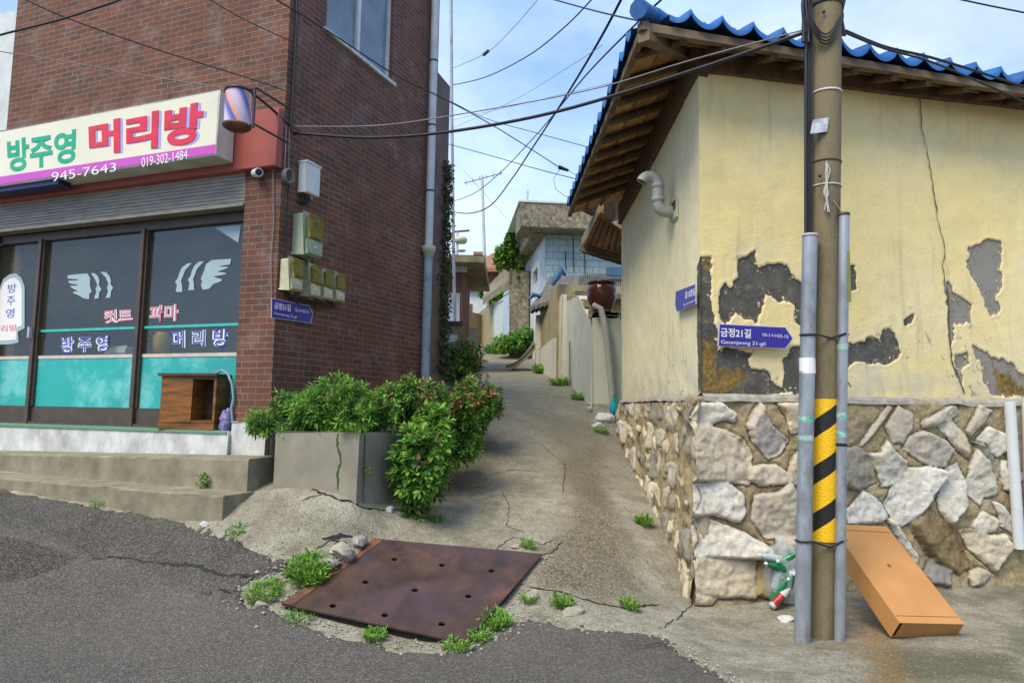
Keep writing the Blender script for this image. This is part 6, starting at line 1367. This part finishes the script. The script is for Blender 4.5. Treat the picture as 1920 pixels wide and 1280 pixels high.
# doors
for (x0, x1, yt, yb, m, lb) in ((926, 944, 565, 648, 'palegreen', 'pale green metal gate panel facing the alley'), (944, 957, 548, 640, 'palegrey', 'pale grey metal gate panel next to the stone pier')):
    A = P(x0, yb, 27 - (x0 - 926) * .08); Bb = P(x1, yb, 27 - (x1 - 926) * .08); fr = Frame(A.x, A.y, Bb.x - A.x, Bb.y - A.y, -1, -1); w = (Bb - A).length
    e = thing('metal_gate', A, lb, 'gate', 'metal gate panels up the alley'); e['_loc'] = tuple(A); zt_ = fr.hit((x0 + x1) / 2, yt)[1]
    MB().box(fr, 0, w, A.z - .6, zt_, -.06, 0).build('panel', M[m], e)
    mb = MB(); mb.box(fr, 0, .05, A.z - .4, zt_ + .02, .001, .03); mb.box(fr, w - .05, w, A.z - .4, zt_ + .02, .001, .03); mb.box(fr, .05, w - .05, zt_ - .06, zt_ + .02, .001, .03); mb.build('frame', M['palegreen'], e)
# lean-to slab roof over them
LS = MB(); LS.prism([P(905, 572, 27.5), P(962, 533, 24.5), P(958, 505, 25.5), P(915, 548, 29)], (0, 0, .28)); tag(LS.build('canopy_slab', M['slab']), 'mossy sloping concrete canopy above the pale metal gates', 'canopy')
aw = P(892, 640, 31); bw = P(926, 645, 27.2); fr = Frame(aw.x, aw.y, (bw - aw).x, (bw - aw).y, -1, -1)
mb = MB(); mb.box(fr, 0, (bw - aw).length, gz(bw.x, bw.y) - .8, fr.hit(915, 575)[1], -.2, 0); tag(mb.build('alley_wall', M['tanwall'], bevel=.02), 'low tan concrete wall left of the pale green gate', 'wall')
lean = MB(); cs = gp(985, 688); 
vs = []
for i in range(9):
    t = i / 8; 
    for j in (0, 1): q = P(948 + 55 * t, 684 - 6 * t - (34 * t * t), 18.6 - .2 * t) ; q = q + Vector((0, 1.2 * j, .20 * j * t)); vs.append(q)
vs2 = [Vector(v) - Vector((0, 0, .16)) for v in vs]
lean.add(vs + vs2, [(2 * i, 2 * i + 2, 2 * i + 3, 2 * i + 1) for i in range(8)] + [(18 + 2 * i, 18 + 2 * i + 1, 18 + 2 * i + 3, 18 + 2 * i + 2) for i in range(8)] + [(2 * i, 2 * i + 2, 18 + 2 * i + 2, 18 + 2 * i) for i in range(8)], smooth=True)
tag(lean.build('curled_sheet', M['slab']), 'curled grey sheet lying against the gatehouse post in the alley', 'sheet')

# ------------------------------------------------------------ far end and left side
def house(name, px0, px1, ytop, Y, dep, m, label, mats_roof=None, over=.2, roofh=.15, cat='house', ybot=660, tilt=0.0):
    A = P(px0, ytop, Y); Bb = P(px1, ytop, Y + tilt); fr = Frame(A.x, A.y, Bb.x - A.x, Bb.y - A.y, 0, -1); w = Vector((Bb.x - A.x, Bb.y - A.y)).length; z0 = min(gz(A.x, A.y), P(px0, ybot, Y).z) - .3
    e = thing(name, (A.x, A.y, z0), label, cat); e['_loc'] = (A.x, A.y, z0)
    MB().box(fr, 0, w, z0, A.z, -dep, 0).build('wall', m, e)
    if mats_roof: MB().box(fr, -over, w + over, A.z + .002, A.z + roofh, -dep - over, over).build('roof', mats_roof, e, bevel=.01)
    return e, fr, w, z0, A.z
# brick hut right behind the brick building
e, fr, w, z0, z1 = house('brick_hut', 828, 868, 500, 17, 3, M['brick2'], 'small red brick hut with a flat overhanging slab roof behind the shrubs', M['slab'], .55, .18, 'hut')
MB().box(fr, w * .35, w * .9, z0, fr.hit(850, 550)[1], .002, .05).build('door', mat('blue_grey_panel', (.33, .42, .50), rough=.5), e)
MB().box(fr, -.1, w + .1, fr.hit(850, 510)[1], z1 - .001, .002, .12).build('lintel', M['ltwhite'], e)
# electrical cabinet with notice
c = P(838, 650, 12.5); ec = Frame(c.x, c.y, 1, .1, 0, -1); a, zt_ = ec.hit(812, 608); b2, _ = ec.hit(862, 608)
EB = thing('wooden_hutch', c, 'dark boxy hutch with a grey door and white notice behind the shrubs', 'hutch'); EB['_loc'] = tuple(c)
MB().box(ec, a, b2, gz(c.x, c.y) - .1, zt_, -.5, 0).build('body', M['tanwall'], EB); MB().box(ec, a - .05, b2 + .05, zt_ + .002, zt_ + .06, -.55, .08).build('lid', M['metal_d'], EB)
MB().box(ec, a + .1, b2 - .08, gz(c.x, c.y), zt_ - .06, .002, .02).build('door', mat('grey_door', (.25, .27, .27), rough=.6), EB)
u_, z_ = ec.hit(832, 640); u2_, z2_ = ec.hit(858, 628); MB().box(ec, u_, u2_, z_, z2_, .022, .026).build('notice', M['white_p'], EB)
pn0 = P(818, 590, 12.0); MB().box
e, fr, w, z0, z1 = house('white_cottage', 872, 912, 545, 34, 5, M['ltwhite'], 'whitewashed cottage at the top of the alley', M['slab'], .25, .2)
MB().box(fr, w * .1, w * .35, z0, fr.hit(880, 570)[1], .002, .04).build('door', M['brick2'], e)
e, fr, w, z0, z1 = house('orange_roofed_house', 905, 948, 500, 40, 6, M['brick2'], 'brownish house with orange tile roof beyond the cottage')
rfm = MB(); A = fr.pt(-.6, z1 - .4, .6); Bq = fr.pt(w + .6, z1 - .4, .6); rd0 = fr.pt(w * .35, z1 + 1.2, -2.5); rd1 = fr.pt(w + .6, z1 + 1.0, -2.5)
rfm.prism([A, Bq, rd1, rd0], (0, 0, .2)); rfm.build('roof', M['orange_t'], e)
e2_, fr, w, z0, z1 = house('terracotta_house', 868, 902, 515, 44, 6, M['brick2'], 'reddish brick house far beyond the brick hut', M['orange_t'], .3, .3)
e3_, fr, w, z0, z1 = house('far_white_house', 893, 906, 478, 50, 4, M['ltwhite'], 'narrow white house wall far up the hill beside the grey pole', M['orange_t'], .2, .2)
shrub(P(932, 560, 33), (.6, .8, .6), 120, .2, .07, 'dark green bush on the far wall below the vine', 'shrub', None, .02, name='shrub', wt=(2, 5, 4))
# unseen house added across the street to give the shop glass a reflection
fx = Frame(-12, -8.0, 1, -.25, .2, 1); e = thing('unseen_street_house', fx.pt(8, -.3, 0), 'unseen tan two storey house added behind the viewpoint for the shop glass to reflect', 'house'); e['_loc'] = tuple(fx.pt(8, -.3, 0))
MB().box(fx, 0, 8.5, -.3, 5.2, -6, 0).build('wall', M['tanwall'], e); MB().box(fx, -.3, 8.8, 5.202, 5.45, -6.3, .4).build('roof', M['slab'], e)
MB().box(fx, 10.2, 17, -.3, 3.6, -6, 0).build('low_wing', M['ltwhite'], e); MB().box(fx, 10, 17.2, 3.602, 3.8, -6.2, .4).build('roof', M['orange_t'], e)
for a_, z_ in ((1.0, 3.2), (3.6, 3.2), (6.2, 3.2), (1.0, .7), (6.2, .7), (11.5, 1.0), (14, 1.0)): MB().box(fx, a_, a_ + 1.4, z_, z_ + 1.2, .002, .06).build('window', M['metal_d'], e)
# low weathered pieces along the left of the upper lane
for (x0, x1, yt, Y, m, lb) in ((866, 896, 612, 24, 'cement', 'low grey weathered wall at the left edge of the upper lane'), (880, 904, 585, 29, 'tanwall', 'tan weathered wall stub beside the whitewashed cottage')):
    A = P(x0, yt, Y); Bb = P(x1, yt + 6, Y + .8); fr = Frame(A.x, A.y, Bb.x - A.x, Bb.y - A.y, 0, -1)
    tag(MB().box(fr, 0, (Bb - A).length, gz(A.x, A.y) - .3, A.z, -.3, 0).build('lane_wall', M[m], bevel=.03), lb, 'wall')
# neighbouring pale building at the far left
fl_ = Frame(*FA.pt(UL + .75, 0, -.6)[:2], FA.u.x, FA.u.y, FA.n.x, FA.n.y)
e = thing('pale_building', fl_.pt(0, .5, 0), 'pale grey rendered building beyond the left edge of the brick building', 'building'); e['_loc'] = tuple(fl_.pt(0, .5, 0))
MB().box(fl_, 0, 7, .3, 7.4, -6, 0).build('wall', M['ltwhite'], e)

# small clutter on the pale blue house and garden wall
e, fr, w, z0, z1 = house('tiled_shed', 946, 972, 520, 30, 3, M['cement'], 'grey shed with dark tiled roof glimpsed behind the vine', M['wood_d'], .25, .2, 'shed')
for x, y0, y1, lb in ((1068, 640, 735, 'rain stained thin pipe on the cream garden wall'), (1032, 596, 668, 'thin grey pipe on the gatehouse wall')): pipe('thin_pipe', [P(x, y0, 14.2 if x > 1050 else 16.4), P(x, y1, 14.2 if x > 1050 else 16.4)], .018, M['wire_g'], lb)
# antenna masts and poles
def mast(p0, p1, Y, r, label, name='antenna_mast', extra=None, m='steel'):
    a, b2 = P(*p0, Y), P(*p1, Y); e = thing(name, a, label, 'mast' if 'mast' in name else 'pole'); e['_loc'] = tuple(a)
    MB().tube([a, a.lerp(b2, .5), b2], [r * 1.2, r, r * .8], 8).build('mast', M[m], e)
    if extra: extra(b2, e)
    return e
def yagi(t, e):
    mb = MB(); mb.tube([t + Vector((-.8, 0, -.35)), t + Vector((.9, 0, .15))], .02, 5)
    for k in range(6): q = t + Vector((-.7 + .3 * k, 0, -.32 + .09 * k)); mb.tube([q - Vector((0, .35, 0)), q + Vector((0, .35, 0))], .01, 4)
    mb.build('antenna', M['metal_d'], e)
mast((912, 600), (904, 330), 30, .07, 'tall grey pole with a small antenna above the cottage', extra=yagi)
mast((985, 450), (989, 358), 24, .05, 'short thin mast on the roof of the pale blue house')
mast((856, 500), (858, 435), 20, .04, 'small rooftop antenna stand on the brick hut', extra=lambda t, e: (MB().tube([t + Vector((-.15, 0, 0)), t + Vector((.35, 0, .05))], .03, 6).build('arm', M['metal_d'], e), MB().lathe(t + Vector((.1, 0, -.35)), [(0, 0), (.16, .02), (.2, .12), (.15, .2), (0, .22)], 12).build('lamp', M['meter_y'], e), MB().lathe(t + Vector((.12, 0, -.6)), [(0, 0), (.12, .02), (.14, .06), (0, .1)], 12).build('lamp', M['meter_y'], e)))
pipe('service_pole', [P(853, 620, 15), P(850, 440, 15), P(847, 200, 15), P(845, -120, 15)], .035, M['galv'], 'thin dark steel service pole just beyond the brick building', 'pole', k=8)

# ------------------------------------------------------------ overhead wires
def wire(pts, r, label, m='wire', grp='overhead wires'):
    W = [P(*p) for p in pts]; out = []
    for i in range(len(W) - 1):
        p0 = W[max(i - 1, 0)]; p1 = W[i]; p2 = W[i + 1]; p3 = W[min(i + 2, len(W) - 1)]
        for k in range(8):
            t = k / 8; out.append(.5 * ((2 * p1) + (p2 - p0) * t + (2 * p0 - 5 * p1 + 4 * p2 - p3) * t * t + (3 * p1 - p0 - 3 * p2 + p3) * t ** 3))
    out.append(W[-1]); return tag(MB().tube(out, r, 6).build('overhead_wire', M[m]), label, 'wire', grp)
wire([(548, 262, 7.45), (552, 250, 7.35), (570, 251, 7.3), (700, 258, 7.0), (850, 246, 6.7), (1050, 208, 6.2), (1300, 132, 5.7), (1512, 60, pY - .1)], .016, 'thickest black cable from the brick corner across to the utility pole')
wire([(548, 237, 7.3), (700, 236, 7.0), (840, 218, 6.7), (1100, 170, 6.1), (1300, 112, 5.7), (1512, 55, pY - .1)], .006, 'thin grey wire just above the thickest cable', 'wire_g')
wire([(835, 395, 24), (880, 400, 22), (920, 385, 20), (960, 335, 17), (1000, 275, 14), (1035, 222, 12), (1080, 150, 10), (1130, 65, 8.5), (1180, -30, 7.5)], .018, 'thick twisted cable swooping up from the far left to the top of the sky')
wire([(848, 378, 24), (890, 362, 22), (940, 322, 19), (990, 270, 16), (1030, 225, 13), (1100, 140, 10), (1200, 38, 7.5), (1240, 0, 7)], .012, 'cable crossing the thick twisted one and ending at the roof corner')
wire([(848, 160, 18), (910, 145, 15), (990, 105, 12), (1060, 50, 10), (1120, -12, 8.5)], .011, 'curved dark wire rising to the top left of the roof corner')
wire([(845, 130, 18), (911, 100, 15), (960, 55, 13), (1015, -8, 11)], .006, 'thin wire with a small clamp near the top left of the sky')
tag(MB().tube([P(906, 104, 14.9), P(916, 95, 14.9)], .04, 8).build('wire_clamp', M['black']), 'small black clamp on the thin upper wire', 'clamp')
wire([(1025, -4, 9), (1120, 22, 7.5), (1210, 42, 6.2)], .010, 'short dark wire reaching the blue roof corner from above')
wire([(510, -5, 6.5), (620, 62, 7), (740, 140, 8), (845, 192, 9), (940, 245, 10.5), (1052, 316, 12)], .008, 'greenish dark wire crossing the side window and running down to the eave clamp')
wire([(845, 190, 14), (910, 222, 13), (1000, 248, 12), (1106, 277, 11)], .007, 'thin wire sloping gently down to the middle of the left eave')
wire([(840, 270, 14), (920, 292, 13), (1000, 315, 12), (1085, 337, 11)], .008, 'lower thin wire sloping down to the far end of the eave')
wire([(850, 240, 16), (960, 190, 13), (1060, 130, 10), (1130, 85, 8)], .004, 'faint hair-thin wire rising to the right above the thick cable', 'wire_g')
wire([(850, 225, 16), (1000, 190, 13), (1150, 155, 10)], .004, 'faint nearly level wire meeting the eave', 'wire_g')
wire([(870, 320, 30), (960, 420, 30), (985, 445, 30)], .008, 'faint wire sloping down to the mast on the pale blue house', 'wire_g')
wire([(240, -5, 5.5), (120, 35, 5.5), (0, 66, 5.5), (-80, 90, 5.5)], .009, 'thick black wire across the top left corner of the brick facade')
wire([(40, -4, 6), (130, 36, 6.2), (300, 95, 6.6), (470, 148, 7.0), (540, 172, 7.15)], .006, 'long dark wire slanting down the brick facade to the corner')
wire([(-60, 88, 6.5), (100, 112, 6.7), (260, 140, 6.9), (420, 165, 7.0)], .005, 'pale wire running just above the cream sign', 'wire_g')
wire([(385, -5, 6.4), (460, 38, 6.8), (540, 75, 7.1)], .005, 'short thin wire at the upper right of the brick facade')
wire([(430, 162, 6.7), (460, 165, 6.75), (480, 180, 6.9), (510, 205, 7.05), (545, 238, 7.3)], .014, 'thick black cable looping over the barber pole to the corner')
wire([(1585, 58, pY), (1660, 88, 5.8), (1745, 108, 6.0), (1850, 140, 6.3), (1930, 166, 6.6), (2100, 215, 7.2)], .012, 'black cable leaving the utility pole to the right along the tiles')
wire([(1585, 62, pY), (1660, 92, 5.6), (1745, 116, 5.8), (1850, 160, 6.1), (1940, 200, 6.3)], .009, 'second cable leaving the utility pole just below the first')
wire([(1780, -5, 8), (1850, 10, 8), (1930, 26, 8), (2050, 50, 8)], .01, 'dark wire across the top right corner of the sky')
cl = thing('cable_clamp', P(1058, 318, 12), 'black cable clamp hanging in the sky by the far end of the eave', 'clamp'); cl['_loc'] = tuple(P(1058, 318, 12))
MB().tube([P(1047, 313, 12), P(1066, 320, 12)], [.04, .025], 8).build('body', M['black'], cl)
lw = MB(); lw.tube([P(1050, 318, 12), P(1038, 335, 12), P(1042, 355, 11.8), P(1060, 368, 11.5), P(1072, 372, 11.2)], .006, 5); lw.tube([P(1066, 320, 12), P(1082, 330, 11.6), P(1095, 338, 11.2), P(1102, 350, 11), P(1092, 368, 11)], .006, 5); lw.build('loop_wire', M['wire_g'], cl)

for o in list(bpy.data.objects):
    if '_loc' in o: del o['_loc']
